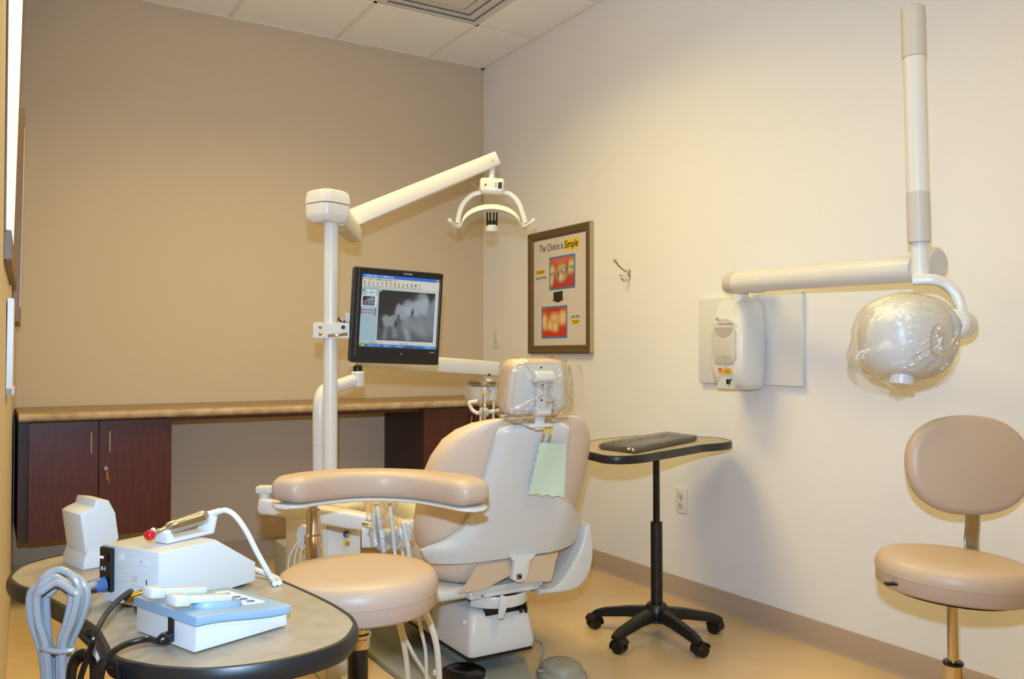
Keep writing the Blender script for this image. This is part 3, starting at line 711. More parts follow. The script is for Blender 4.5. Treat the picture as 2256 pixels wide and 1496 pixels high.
cab = [s0] + [at(x, y, ZT + (ZE - ZT) * k) for x, y, k in ((496, 1124, .05), (512, 1131, .15), (528, 1148, .3), (546, 1176, .45), (566, 1216, .65), (586, 1252, .85))] + [rz(600, 1276, ZF + .006), rz(606, 1286, ZF + .006)]
mk('handpiece_cable', tube(cab, .0050, 10, 6), 'device', da)
fr = MA @ V((LA, WA * .5, hF * .75))
zc = [fr, fr + e1 * .025, fr + e1 * .04 + V((0, 0, -.012)), rz(606, 1272, ZF + .006), rz(616, 1284, ZF + .0055)]
mk('handpiece_cable', tube(zc, .0050, 10, 6), 'device', da)

# ---- device B: blue-topped unit
C0 = rz(433, 1444, ZF); C1 = rz(635, 1383, ZF); C2 = rz(316, 1387, ZF)
f1 = C1 - C0; f1.z = 0; LB = f1.length; f1.normalize(); f2 = V((-f1.y, f1.x, 0)); WB = (C2 - C0).dot(f2)
MB = frame(V((C0.x, C0.y, ZF)), f1, f2, V((0, 0, 1)))
hb0 = zat(1378, C0) - ZF; hb1 = zat(1349, C1) - ZF; ht0 = zat(1356, C0) - ZF; ht1 = zat(1330, C1) - ZF
db = thing('electrosurgery_unit', 'white tabletop unit with a slate-blue sloped lid and two rests', 'dental unit', (MB @ V((LB / 2, WB / 2, 0))))
def hprof(k0, k1, n=12): return [(LB * i / n, k0 + (k1 - k0) * (3 * (i / n) ** 2 - 2 * (i / n) ** 3)) for i in range(n + 1)]
MB2 = frame(MB.translation, f1, V((0, 0, 1)), -f2)
lo_ = [(0, .003), (LB, .003)] + hprof(hb0, hb1)[::-1]
mk('base_housing', prism(lo_, -WB + .002, -.002, MB2, .003), 'device', db, 30)
up_ = hprof(hb0 + .001, hb1 + .001) + hprof(ht0, ht1)[::-1]
up_ = [(x * 1.03 - LB * .015, y) for x, y in up_]
mk('sloped_lid', prism(up_, -WB - .003, .003, MB2, .0025), 'device_blue', db, 30)
zt = lambda x: ht0 + (ht1 - ht0) * (3 * (x / LB) ** 2 - 2 * (x / LB) ** 3)
tilt = lambda x: math.atan2(zt(min(LB, x + .01)) - zt(max(0, x - .01)), .02)
def onlid(x, y): return MB @ T((x, y, zt(x))) @ Matrix.Rotation(-tilt(x), 4, 'Y')
for y in (WB * .28, WB * .68):
    r_ = mk('handpiece_rest', prism(superel(0, 0, LB * .24, WB * .13, .8, 28), -.006, .008, onlid(LB * .40, y), .003), 'device_blue', db)
    mk('rest_arm', box((-LB * .14, 0, .012), (LB * .60, .020, .010), .003, 2, onlid(LB * .36, y)), 'device', r_)
    mk('rest_clip', box((-LB * .38, 0, .012), (LB * .16, .030, .016), .004, 2, onlid(LB * .36, y)), 'device', r_)
kp = mk('control_label', prism(rrect(LB * .26, WB * .62, .004, 3), -.001, .0012, onlid(LB * .80, WB * .55)), 'label_pale', db, 0)
for i in range(4): mk('button', prism(superel(0, 0, .007, .0045, .9, 14), .001, .0026, onlid(LB * .80, WB * (.32 + .11 * i + (i == 3) * .07)), .0005), 'blue_print', kp)
ML = frame(MB @ V((0, WB, 0)), -f2, V((0, 0, 1)), -f1)
mk('power_socket', box((WB * .62, hb0 * .62, .001), (.012, .035, .006), .001, 1, ML), 'black', db)
pg = ML @ V((WB * .66, .018, .006))
mk('power_plug', tube([pg, pg - f1 * .012 + V((0, 0, -.002)), pg - f1 * .02 + V((0, 0, -.004))], [.008, .009, .005], 12, 3), 'cord_black', db)

# ---- device C: white pedestal unit
P0 = rz(184, 1257, ZF); P1 = rz(246, 1246, ZF); P2 = rz(148, 1236, ZF)
g1 = P1 - P0; g1.z = 0; LC = g1.length * 1.1; g1.normalize(); g2 = V((-g1.y, g1.x, 0)); WC = (P2 - P0).dot(g2)
MC = frame(V((P0.x, P0.y, ZF)), g1, g2, V((0, 0, 1)))
dc = thing('charger_stand', 'white pedestal charger stand with a notched tilted top', 'charger', (MC @ V((LC / 2, WC / 2, 0))))
hC = zat(1110, P0) - ZF
mk('foot_plate', prism([(0, .0), (LC, 0), (LC, .012), (LC * .8, .028), (LC * .15, .040), (0, .016)], -WC, 0, frame(MC.translation, g1, V((0, 0, 1)), -g2), .003), 'device', dc, 30)
bd = [(LC * .10, .024), (LC * .92, .024), (LC * 1.20, hC * .40), (LC * 1.08, hC * .80), (LC * .86, hC * 1.0), (LC * .40, hC * 1.04), (LC * .34, hC * .93), (LC * .05, hC * .88), (-LC * .10, hC * .84)]
mk('tilted_body', prism(bd, -WC * .96, -WC * .04, frame(MC.translation, g1, V((0, 0, 1)), -g2), .006), 'device', dc, 30)

# ---- cords
gc = thing('coiled_power_cord', 'thick grey power cord coiled in a bundle, hanging in front of the table', 'cord', at(130, 1480, 1.25))
ZC = 1.30
for k, (wd, top, dx, dz, bot) in enumerate(((46, 1256, 2, 0, 1430), (54, 1262, 10, .014, 1440), (38, 1272, -8, -.012, 1425), (44, 1284, -2, -.022, 1430), (50, 1276, -12, .022, 1445), (30, 1290, 4, .006, 1420))):
    c = 128 + dx; Z = ZC + dz
    pts = [at(c - 22 + k * 2, 1540, Z), at(c - 24, bot, Z), at(c - wd * .95, 1365, Z), at(c - wd, 1315, Z), at(c - wd * .75, top + 18, Z), at(c, top, Z + .006), at(c + wd * .75, top + 18, Z), at(c + wd, 1315, Z), at(c + wd * .72, 1370, Z), at(c + 12, bot, Z), at(c + 8 + k * 2, 1540, Z)]
    mk('cord_loop', tube(pts, .0058, 10, 6), 'cord_gray', gc)
pe = MBk @ V((-.003, hA * .30, .052))
mk('cord_lead', tube([pe, at(205, 1288, 1.36), at(188, 1296, 1.32), at(172, 1300, ZC)], .006, 10, 5), 'cord_gray', gc)
mk('cord_tie', tube([at(92, 1428, ZC - .02), at(130, 1436, ZC - .03), at(164, 1430, ZC - .02), at(130, 1430, ZC + .03)], .004, 8, 4, closed=True), 'cord_gray', gc)
bc = thing('black_device_cable', 'thin black cable from the scaler hanging off the table edge', 'cord', at(190, 1490, 1.3))
p0 = MBk @ V((WA * .80, hA * .32, .04))
mk('cable_run', tube([p0, at(288, 1302, 1.38), at(255, 1328, 1.32), at(228, 1362, 1.26), at(208, 1402, 1.22), at(196, 1440, 1.22), at(176, 1500, 1.22), at(170, 1560, 1.22)], .0042, 10, 6), 'cord_black', bc)
for k in range(4):
    c, Z = 178 + 3 * k, 1.22 + .01 * k
    mk('cable_loop', tube([at(150 + 4 * k, 1540, Z), at(152 + 4 * k, 1478, Z), at(165 + 5 * k, 1444 + 3 * k, Z), at(190 + 3 * k, 1436 + 4 * k, Z), at(203 + 2 * k, 1470, Z + .01), at(200, 1540, Z + .01)], .0036, 8, 5), 'cord_black', bc)
bc2 = thing('black_power_cable', 'black power cable from the blue-topped unit looping below the table', 'cord', at(240, 1490, 1.2))
p0 = pg - f1 * .02 + V((0, 0, -.004)); Zq = (p0 - CAM).dot(CF)
mk('cable_run', tube([p0, at(325, 1408, 1.215), at(282, 1418, 1.2), at(250, 1436, 1.18), at(228, 1466, 1.165), at(216, 1510, 1.16), at(214, 1560, 1.16)], .0046, 10, 6), 'cord_black', bc2)
for k in range(4):
    Z = 1.17 + .01 * k
    mk('cable_loop', tube([at(206 + 5 * k, 1540, Z), at(212 + 5 * k, 1476, Z), at(232 + 6 * k, 1452 + 5 * k, Z), at(256 + 4 * k, 1468 + 4 * k, Z + .01), at(264 + 3 * k, 1540, Z + .01)], .0036, 8, 5), 'cord_black', bc2)
pk = mk('cable_run', tube([at(172, 1392, 1.36), at(195, 1415, 1.34), at(214, 1432, 1.32)], .005, 8, 4), 'cord_black', bc2)
mk('ferrite_sleeve', cyl(at(206, 1425, 1.33), at(228, 1446, 1.31), .011, 14, .002), 'device', bc2)

# ================================================================== stools
def seat_pad(c, r, th, parent, m='vinyl_stool', tilt=None):
    pr = [(r * .80, 0), (r * .93, .003), (r * .975, .012), (r * .985, th * .45), (r, th * .55), (r * .985, th * .72), (r * .95, th * .88), (r * .88, th * .965), (r * .6, th * 1.01), (r * .3, th * 1.02), (.001, th * 1.02)]
    M = T(c) if tilt is None else T(c) @ tilt
    o = mk('seat', lathe(pr, 56, M), m, parent, 60)
    ring = [M @ V((r * .988 * math.cos(2 * math.pi * i / 56), r * .988 * math.sin(2 * math.pi * i / 56), th * .5)) for i in range(56)]
    mk('piping', tube(ring, .0022, 6, closed=True), m, o)
    mk('seat_plate', lathe([(r * .6, -.012), (r * .78, -.008), (r * .80, .0)], 32, M), 'dark_metal', o)
    return o
sc_ = at(789, 1250, 2.14); sx, sy = sc_.x, sc_.y
st = thing('assistant_stool', 'round beige stool in the foreground with a curved padded arm bar', 'stool', (sx, sy, 0))
seat_pad((sx, sy, .500), .2, .098, st, 'vinyl_stool')
mk('chrome_column', cyl((sx, sy, .40), (sx, sy, .49), .030, 24, .003), 'chrome', st)
mk('gas_cylinder', cyl((sx, sy, .13), (sx, sy, .41), .025, 20), 'black', st)
mk('column_ring', lathe([(.03, 0), (.033, .004), (.033, .012), (.03, .016)], 24, T((sx, sy, .425))), 'chrome', st)
ring = [(sx + .2 * math.cos(2 * math.pi * i / 40), sy + .2 * math.sin(2 * math.pi * i / 40), .2) for i in range(40)]
mk('foot_ring', tube(ring, .011, 10, closed=True), 'chrome', st)
for k in range(3): mk('ring_spoke', cyl((sx, sy, .2), (sx + .2 * math.cos(R(30 + 120 * k)), sy + .2 * math.sin(R(30 + 120 * k)), .2), .007, 10), 'chrome', st)
star_base((sx, sy, 0), .29, 10, st, .12)
# arm bar
ps = at(690, 1150, 2.37); zp0 = .43; zp1 = zat(1108, ps)
mk('arm_post', cyl((ps.x, ps.y, zp0), (ps.x, ps.y, zat(1120, ps)), .0185, 22, .002), 'chrome', st)
mk('arm_post_rod', cyl((ps.x, ps.y, zat(1125, ps)), (ps.x, ps.y, zp1 + .004), .0125, 18), 'chrome', st)
mk('post_collar', lathe([(.0185, 0), (.0235, .003), (.0235, .026), (.0185, .030)], 24, T((ps.x, ps.y, zat(1198, ps)))), 'chrome', st)
mk('post_bracket', tube([(sx, sy, .485), ((sx + ps.x) / 2, (sy + ps.y) / 2, .47), (ps.x, ps.y, .445)], .015, 10, 4), 'chrome', st)
armp = [(640, 1080, 2.30), (700, 1072, 2.39), (770, 1066, 2.46), (850, 1065, 2.50), (930, 1069, 2.48), (1000, 1079, 2.41), (1036, 1086, 2.36)]
ap_ = [at(*p) for p in armp]
pts = cr(ap_, 6); n = len(pts); rings = []
d0 = (pts[1] - pts[0]).normalized(); d1 = (pts[-1] - pts[-2]).normalized()
ends = [(pts[0] - d0 * .034, .25), (pts[0] - d0 * .030, .5), (pts[0] - d0 * .020, .72), (pts[0] - d0 * .008, .86)] + [(p, min(1, .92 + .02 * i, .94 + .02 * (n - 1 - i))) for i, p in enumerate(pts)] + [(pts[-1] + d1 * .010, .88), (pts[-1] + d1 * .022, .74), (pts[-1] + d1 * .032, .52), (pts[-1] + d1 * .036, .26)]
pz = [e[0] for e in ends]
def bar_rings(a, b, oz, e=.62, k=1):
    out = []
    for i, (p, s) in enumerate(ends):
        d = (pz[min(i + 1, len(pz) - 1)] - pz[max(i - 1, 0)]); d.z = 0; d.normalize(); nn = V((-d.y, d.x, 0))
        out.append([p + nn * x * (.35 + .65 * s) + V((0, 0, y * (s if b > .01 else 1) + oz)) for x, y in superel(0, 0, a, b, e, 22)])
    return out
mk('arm_pad', loft(bar_rings(.058, .040, .002)), 'vinyl_stool', st, 60)
mk('arm_pad_tray', loft(bar_rings(.053, .006, -.040)), 'plastic', st, 50)
mk('pad_bracket', box((ps.x + .015, ps.y - .0, zp1 + .003), (.085, .05, .006), .001, 1, None), 'dark_metal', st)

rc = at(2098, 1250, 2.30); qx, qy = rc.x, rc.y
rs = thing('operator_stool', 'beige stool with an oval backrest at the right picture edge', 'stool', (qx, qy, 0))
seat_pad((qx, qy, .497), .196, .092, rs, 'vinyl_stool', Matrix.Rotation(R(3.5), 4, V((FH.x, FH.y, 0))))
mk('gas_rod', cyl((qx, qy, .30), (qx, qy, .485), .0140, 20), 'chrome', rs)
mk('column_cap', cyl((qx, qy, .30), (qx, qy, .312), .026, 20, .003), 'black_gloss', rs)
mk('chrome_column', cyl((qx, qy, .10), (qx, qy, .302), .0245, 22), 'chrome', rs)
star_base((qx, qy, 0), .28, 100, rs, .12)
bc_ = at(2131, 1024, 2.52)
MBR = ortho(bc_, CR, V((0, 0, 1)) + CF * .12)
rings = []
for y, s in ((-.030, .86), (-.026, .95), (-.015, .99), (0, 1.0), (.014, .985), (.024, .95), (.03, .86), (.032, .4)):
    rings.append([MBR @ V((x, -y * -1, z)) for x, z in superel(0, 0, .181 * s, .145 * s, .86, 48)])
br = mk('backrest', loft(rings), 'vinyl_stool', rs, 60)
b0 = at(2143, 1085, 2.545); b1 = at(2143, 1215, 2.545)
bar = tube([b0, at(2143, 1150, 2.555), b1, V((b1.x, b1.y, .470)) - CF * .10, V((qx, qy, .475)) + CF * .04], 1, 12, 5, flat=(.0215, .004, CF))
mk('backrest_bar', bar, 'steel', rs)
mk('height_lever', box((0, 0, 0), (.06, .02, .006), .002, 1, ortho(at(1975, 1286, 2.24), CR)), 'dark_metal', rs)

# ================================================================== dental chair
CX = -1.199; CK = .94
def cy(y): return -2.36 + CK * (y + 2.2)
def cz(z): return .068 + CK * z
def cc(x, y, z): return V((CX + CK * (x + 1.10), cy(y), cz(z)))
def cbox(c, sz, bev=0, seg=2): return box(cc(*c), [v * CK for v in sz], bev, seg)
ch = thing('dental_chair', 'beige upholstered dental chair with a grey-white back shell', 'dental chair', (CX, cy(-1.8), 0))
bp = outline_smooth([(-1.53, -2.15), (-1.50, -2.45), (-1.38, -2.62), (-1.27, -2.61), (-1.175, -2.46), (-1.125, -2.32), (-1.045, -2.14), (-1.015, -1.9), (-1.015, -1.4), (-1.10, -1.2), (-1.42, -1.2), (-1.51, -1.4)], 4)
mk('base_plate', prism(bp, .0, .022, None, .006), 'gray_base', ch)
rings = []
for z, xa, xb, ya, yb in ((.030, -1.255, -.975, -2.12, -1.5), (.050, -1.258, -.972, -2.125, -1.5), (.14, -1.245, -.988, -2.114, -1.5), (.178, -1.238, -1.003, -2.095, -1.5), (.193, -1.222, -1.018, -2.065, -1.5)):
    rings.append([cc(x, y, z) for x, y in [(p[0] + (xa + xb) / 2, p[1] + (ya + yb) / 2) for p in rrect(xb - xa, yb - ya, .022, 4)]])
pbx = mk('pump_cover', loft(rings), 'plastic', ch, 40)
g0 = cc(-1.115, -1.8, 0); mk('base_riser', box((g0.x, g0.y + .03, .052), (.15, .40, .062), .004), 'gray_base', ch); mk('cover_gasket', box((g0.x, g0.y - .004, .089), (.250, .572, .016)), 'black', ch, 0)
mk('cover_knob', cyl(cc(-1.236, -2.06, .145), cc(-1.256, -2.06, .145), .011, 14, .003), 'plastic', pbx)
mk('lift_column', cbox((-1.1, -1.78, .245), (.20, .36, .12), .01), 'plastic_gray', ch)
mk('lift_mechanism', cbox((-1.09, -2.055, .195), (.18, .10, .06), .004), 'dark_metal', ch)
# swivel band and lever
band = []
for i in range(17):
    a = R(200 + 140 * i / 16); band.append(cc(-1.10 + .125 * math.cos(a), -2.02 + .13 * math.sin(a), .220))
mk('swivel_band', tube(band, 1, 12, 0, flat=(.006, .020, V((0, 0, 1)))), 'plastic', ch)
lv = [ry(1112, 1314, cy(-2.17)), ry(1108, 1335, cy(-2.178)), ry(1103, 1362, cy(-2.172))]
mk('swivel_lever', tube(lv, [1, .9, .6], 14, 5, flat=(.017, .006, V((0, -1, .1)))), 'plastic', ch)
mk('frame_plate', cbox((-1.1, -1.95, .270), (.30, .38, .03), .006), 'plastic_gray', ch)
for x in (-1.235, -.985): mk('frame_lug', cbox((x, -2.10, .258), (.05, .06, .034), .006), 'plastic', ch)
mk('frame_bar', cbox((-1.10, -2.13, .256), (.21, .02, .022), .004), 'plastic', ch)
for (x, y, z) in ((-1.035, -2.116, .172), (-1.012, -2.113, .168)): mk('valve', cbox((x, y, z), (.010, .012, .022), .001, 1), 'black', ch)
# seat
rings = []
for z, a, b in ((.285, .20, .42), (.297, .25, .465), (.34, .278, .49), (.42, .285, .50), (.46, .275, .49), (.475, .24, .46)):
    rings.append([cc(-1.1 + x, -1.652 + y, z) for x, y in superel(0, 0, a, b, .55, 44)])
mk('seat_pad', loft(rings), 'vinyl', ch, 60)
rings = []
for y, w_, zt_, zb_ in ((-1.30, .27, .46, .34), (-1.0, .26, .45, .33), (-.80, .22, .44, .34), (-.72, .15, .43, .36)):
    rings.append([cc(-1.1 + x, y, (zt_ + zb_) / 2 + z) for x, z in superel(0, 0, w_, (zt_ - zb_) / 2, .55, 28)])
mk('leg_rest', loft(rings), 'vinyl', ch, 60)
# back shell
def ysh(z): return cy(-2.365 + (.885 - (z - .068) / CK) * .43)
def wrap(x): return max(0, abs(x - CX) / CK - .17) ** 1.5 * .85
def hit(px, py):
    y = -2.40
    for _ in range(8):
        p = ry(px, py, y); y = ysh(p.z) + wrap(p.x)
    return ry(px, py, y)
Lp = [hit(*q) for q in ((968, 1259), (940, 1232), (933, 1214), (982, 1197), (1023, 1169), (1044, 1138), (1061, 1086), (1076, 1040), (1089, 1000), (1103, 955), (1112, 942), (1130, 937))]
Rp = [hit(*q) for q in ((1262, 1206), (1279, 1204), (1284, 1178), (1286, 1152), (1265, 1114), (1253, 1100), (1254, 1050), (1257, 1000), (1262, 960), (1263, 945), (1258, 935), (1243, 930))]
def interp(L):
    L = sorted(L, key=lambda p: p.z)
    def f(z):
        if z <= L[0].z: return L[0].x
        for a, b in zip(L, L[1:]):
            if z <= b.z: return a.x + (b.x - a.x) * (z - a.z) / max(1e-6, b.z - a.z)
        return L[-1].x
    return f
fl_, fr_ = interp(Lp), interp(Rp)
zlo, zhi = cz(.385), cz(.888)
rings = []; NR, NC = 40, 24
def shp(u, z, off=0):
    x = fl_(z) + (fr_(z) - fl_(z)) * u; k = (2 * u - 1)
    edge = .012 * max(0, abs(k) - .82) / .18
    return V((x, ysh(z) + wrap(x) - .018 * (1 - k * k) + edge + off, z))
t = NB(); g = []
for i in range(NR + 1):
    z = zlo + (zhi - zlo) * i / NR; g.append([t.verts.new(shp(j / NC, z, .012 * max(0, (z - cz(.868)) / .019))) for j in range(NC + 1)])
for i in range(NR):
    for j in range(NC): t.faces.new((g[i][j], g[i][j + 1], g[i + 1][j + 1], g[i + 1][j]))
ext = bmesh.ops.extrude_face_region(t, geom=t.faces[:])
for v in [e for e in ext['geom'] if isinstance(e, bmesh.types.BMVert)]: v.co.y += .022
sh = mk('back_shell', t, 'shell', ch, 45)
tabp = [ry(x, y, cy(-2.175)) for x, y in ((1118, 1222), (1130, 1238), (1128, 1262), (1126, 1276), (1137, 1282), (1155, 1277), (1160, 1262), (1164, 1235), (1180, 1218))]
mk('shell_tab', prism([(p.x, p.z) for p in tabp], -.012, .012, frame((0, cy(-2.175), 0), (1, 0, 0), (0, 0, 1), (0, -1, 0)), .003), 'shell', sh)
tq = ry(1144, 1270, cy(-2.19))
mk('latch', box(tq, (.02, .008, .02), .002, 1), 'steel', sh); mk('latch_bolt', cyl(tq + V((0, -.002, 0)), tq + V((0, -.008, 0)), .005, 10), 'black', sh)
# skirt cloth below the shell
for (q, nm) in ((((1052, 1246), (1122, 1233), (1128, 1262), (1080, 1295), (1010, 1308)), 'skirt_flap'), (((1166, 1226), (1232, 1218), (1212, 1280), (1160, 1286), (1140, 1284), (1158, 1276)), 'skirt_flap')):
    P = [ry(x, y, cy(-2.155)) for x, y in q]
    t = NB(); f_ = t.faces.new([t.verts.new(p) for p in P]); bmesh.ops.triangulate(t, faces=[f_]); bmesh.ops.subdivide_edges(t, edges=t.edges[:], cuts=5, use_grid_fill=True)
    for v in t.verts: v.co.y += .006 * math.sin(40 * v.co.x + 25 * v.co.z)
    e = bmesh.ops.extrude_face_region(t, geom=t.faces[:])
    for v in [k for k in e['geom'] if isinstance(k, bmesh.types.BMVert)]: v.co.y += .003
    mk(nm, t, 'cloth', ch)
# back pad
rings = []
for z, hw, dp in ((.36, .20, .05), (.38, .27, .075), (.44, .318, .10), (.52, .335, .11), (.62, .338, .11), (.70, .335, .11), (.77, .322, .105), (.83, .295, .10), (.865, .262, .09), (.89, .222, .07), (.905, .175, .045), (.909, .12, .015)):
    zz = cz(z); yc_ = ysh(zz) + .028 + dp; o = []
    for x, y in superel(0, 0, hw, dp, .62, 48):
        o.append((CX + (.01 + x) * CK, yc_ + y + .35 * max(0, abs(x) - .15) ** 1.5, zz))
    rings.append(o)
mk('back_pad', loft(rings), 'vinyl', ch, 60)
# arm supports
outer = [(1284, 1150), (1289, 1200), (1284, 1245), (1265, 1280), (1235, 1296), (1172, 1303)]; inner = [(1172, 1290), (1205, 1286), (1228, 1262), (1250, 1225), (1266, 1190), (1272, 1152)]
P = cr([ry(x, y, cy(-2.06)) for x, y in outer], 5) + cr([ry(x, y, cy(-2.06)) for x, y in inner], 5)
mk('arm_support', prism([(p.x, p.z) for p in P], -.055, .055, frame((0, cy(-2.06), 0), (1, 0, 0), (0, 0, 1), (0, -1, 0)), .01, 3), 'plastic', ch)
mk('arm_support', cbox((-1.325, -2.02, .268), (.14, .20, .045), .018, 3), 'plastic', ch)
mk('armrest', cbox((-.80, -1.80, .60), (.06, .34, .05), .02, 3), 'plastic', ch)
mk('armrest_post', cbox((-.79, -1.96, .50), (.04, .07, .2), .012, 2), 'plastic', ch)
# headrest
HY = cy(-2.42)
hq = [ry(x, y, HY) for x, y in ((1110, 912), (1128, 800), (1245, 797), (1243, 905))]
hc = sum(hq, V()) / 4
MHd = ortho(hc, V((1, -.0, .0)), V((0, -.12, 1)))
hr = thing_part = None
def trap(wb, wt, h, r, k=5):
    out = []
    for (x, y), a0 in (((wt / 2 - r, h / 2 - r), 0), ((-wt / 2 + r, h / 2 - r), 90), ((-wb / 2 + r, -h / 2 + r), 180), ((wb / 2 - r, -h / 2 + r), 270)):
        for i in range(k + 1): a = R(a0 + 90 * i / k); out.append((x + r * math.cos(a), y + r * math.sin(a)))
    return out
MF = MHd @ Matrix(((1, 0, 0, 0), (0, 0, -1, 0), (0, 1, 0, 0), (0, 0, 0, 1)))      # z axis of MF points to the viewer side (-y)
rings = []
for d, s in ((-.075, .80), (-.065, .95), (-.04, 1.0), (-.005, 1.0), (.008, .96), (.012, .9)):
    rings.append([MF @ V((x, y, d)) for x, y in trap(.232 * s, .208 * s, .176 * s, .036)])
hp = mk('headrest_pad', loft(rings), 'vinyl', ch, 60)
mk('headrest_plate', prism(trap(.190, .168, .144, .014), .008, .018, MF, .003), 'device', hp)
mk('glide_bar', box((-.002, -.052, .030), (.034, .16, .014), .004, 2, MF), 'plastic', hp)
mk('tilt_knuckle', cyl(MF @ V((-.035, .038, .034)), MF @ V((.035, .038, .034)), .019, 22, .004), 'plastic', hp)
mk('tilt_knuckle', cyl(MF @ V((-.025, -.072, .034)), MF @ V((.030, -.072, .034)), .017, 22, .004), 'plastic', hp)
for y in (.067, .012, -.035): mk('screw', lathe([(.0035, 0), (.0035, .002)], 10, MF @ T((-.002 if y > .05 else -.004, y, .019 if y > .05 else .0375))), 'dark_metal', hp, 0)
mk('pivot_pin', cyl(MF @ V((.02, -.088, .03)), MF @ V((.062, -.088, .03)), .005, 12), 'steel', hp)
mk('bar_socket', box((-.002, -.116, .016), (.085, .012, .06), .004, 2, MF), 'plastic', ch)
bagr = []
for d, s in ((-.085, .7), (-.07, 1.0), (-.03, 1.06), (.02, 1.05), (.04, .99), (.048, .8), (.05, .5), (.05, .05)):
    rg = trap(.240 * s, .214 * s, .19 * s, .041 * s, 8); bagr.append([MF @ V((x + .004 * math.sin(i * 2.1 + d * 60), y - .006 + .004 * math.sin(i * 1.3 + d * 90), d + .003 * math.sin(i * 1.7))) for i, (x, y) in enumerate(rg)])
mk('headrest_bag', loft(bagr, caps=False), 'film', hp, 25)
t = NB(); fan = [MF @ V((x, y, z)) for x, y, z in ((.115, .05, .0), (.15, .075, .01), (.175, .055, -.005), (.18, .02, .01), (.165, -.005, .0), (.118, 0, .01))]
f_ = t.faces.new([t.verts.new(p) for p in fan]); bmesh.ops.triangulate(t, faces=[f_]); bmesh.ops.subdivide_edges(t, edges=t.edges[:], cuts=3)
for v in t.verts: v.co += V((0, random.uniform(-.006, .006), random.uniform(-.003, .003)))
mk('bag_tail', t, 'film', hp, 25)
t = NB(); fan = [MF @ V((x, y, z)) for x, y, z in ((-.13, -.075, .0), (-.145, -.108, .012), (-.09, -.122, .022), (-.02, -.108, .03), (.0, -.085, .035), (-.06, -.08, .03))]
f_ = t.faces.new([t.verts.new(p) for p in fan]); bmesh.ops.triangulate(t, faces=[f_]); bmesh.ops.subdivide_edges(t, edges=t.edges[:], cuts=3)
for v in t.verts: v.co += V((0, random.uniform(-.006, .006), random.uniform(-.004, .004)))
mk('bag_tail', t, 'film', hp, 25)
# bib and its chain
YBB = lambda z: ysh(z) - .026
bb_ = thing('bib_chain', 'beaded bib chain with two yellow clips hanging from the headrest', 'bib chain', ry(1212, 980, cy(-2.40)))
ends_ = []
for i, (x0, ya, x1, yb) in enumerate(((1206, 885, 1205, 936), (1220, 882, 1218, 940))):
    a = ry(x0, ya, cy(-2.475)); b_ = ry(x1, yb, cy(-2.402))
    b_.y = YBB(b_.z) - .004; t = NB()
    for k in range(15):
        p = a.lerp(b_, k / 14); ball(p, .0021, t, n=6)
    mk('bead_chain', t, 'steel', bb_, 60)
    c_ = ry(x1 + (-1 if i == 0 else 0), yb + (20 if i == 0 else 18), cy(-2.40)); c_.y = YBB(c_.z) - .004
    mk('clip_sleeve', cyl(b_, c_, .0048, 10, .001), 'yellow', bb_)
    e_ = ry(x1 + (-3 if i == 0 else 1), yb + (42 if i == 0 else 40), cy(-2.40)); e_.y = YBB(e_.z) - .004
    cp = box((0, 0, 0), (.007, .007, (e_ - c_).length), .002, 1, ortho((c_ + e_) / 2, (1, 0, 0), c_ - e_), taper=(.5, .8)); box((.004, 0, 0), (.004, .004, (e_ - c_).length * .8), .001, 1, ortho((c_ + e_) / 2, (1, 0, 0), c_ - e_), bm=cp)
    mk('clip_jaw', cp, 'chrome', bb_)
mk('bead_chain', (lambda t: [ball(ry(1206, 885, cy(-2.475)).lerp(ry(1220, 882, cy(-2.475)), k / 5) + V((0, -.001, -.004 * math.sin(math.pi * k / 5))), .0021, t, n=6) for k in range(6)] and t)(NB()), 'steel', bb_, 60)
bq = [(1190, 975), (1248, 979), (1243, 1095), (1165, 1088)]
t = NB(); g = []; N1, N2 = 14, 22
pts4 = []
for i in range(N2 + 1):
    row = []
    for j in range(N1 + 1):
        u, v = j / N1, i / N2
        x = (bq[0][0] * (1 - u) + bq[1][0] * u) * (1 - v) + (bq[3][0] * (1 - u) + bq[2][0] * u) * v
        y = (bq[0][1] * (1 - u) + bq[1][1] * u) * (1 - v) + (bq[3][1] * (1 - u) + bq[2][1] * u) * v
        if i == N2: y += 2.0 * math.sin(j * 1.5)
        if j == 0: x += 1.6 * math.sin(i * 1.9)
        yy = -2.5
        for _ in range(5):
            p = ry(x, y, yy); yy = YBB(p.z) - .004 - .003 * (1 + math.sin(5 * u + 3 * v)) - .016 * v ** 3
        row.append(t.verts.new(ry(x, y, yy)))
    g.append(row)
for i in range(N2):
    for j in range(N1): t.faces.new((g[i][j], g[i][j + 1], g[i + 1][j + 1], g[i + 1][j]))
e = bmesh.ops.extrude_face_region(t, geom=t.faces[:])
for v in [k for k in e['geom'] if isinstance(k, bmesh.types.BMVert)]: v.co.y += .0012
o = mk('patient_bib', t, 'bib'); tag(o, 'pale green paper bib hanging on the chair back shell', 'bib')

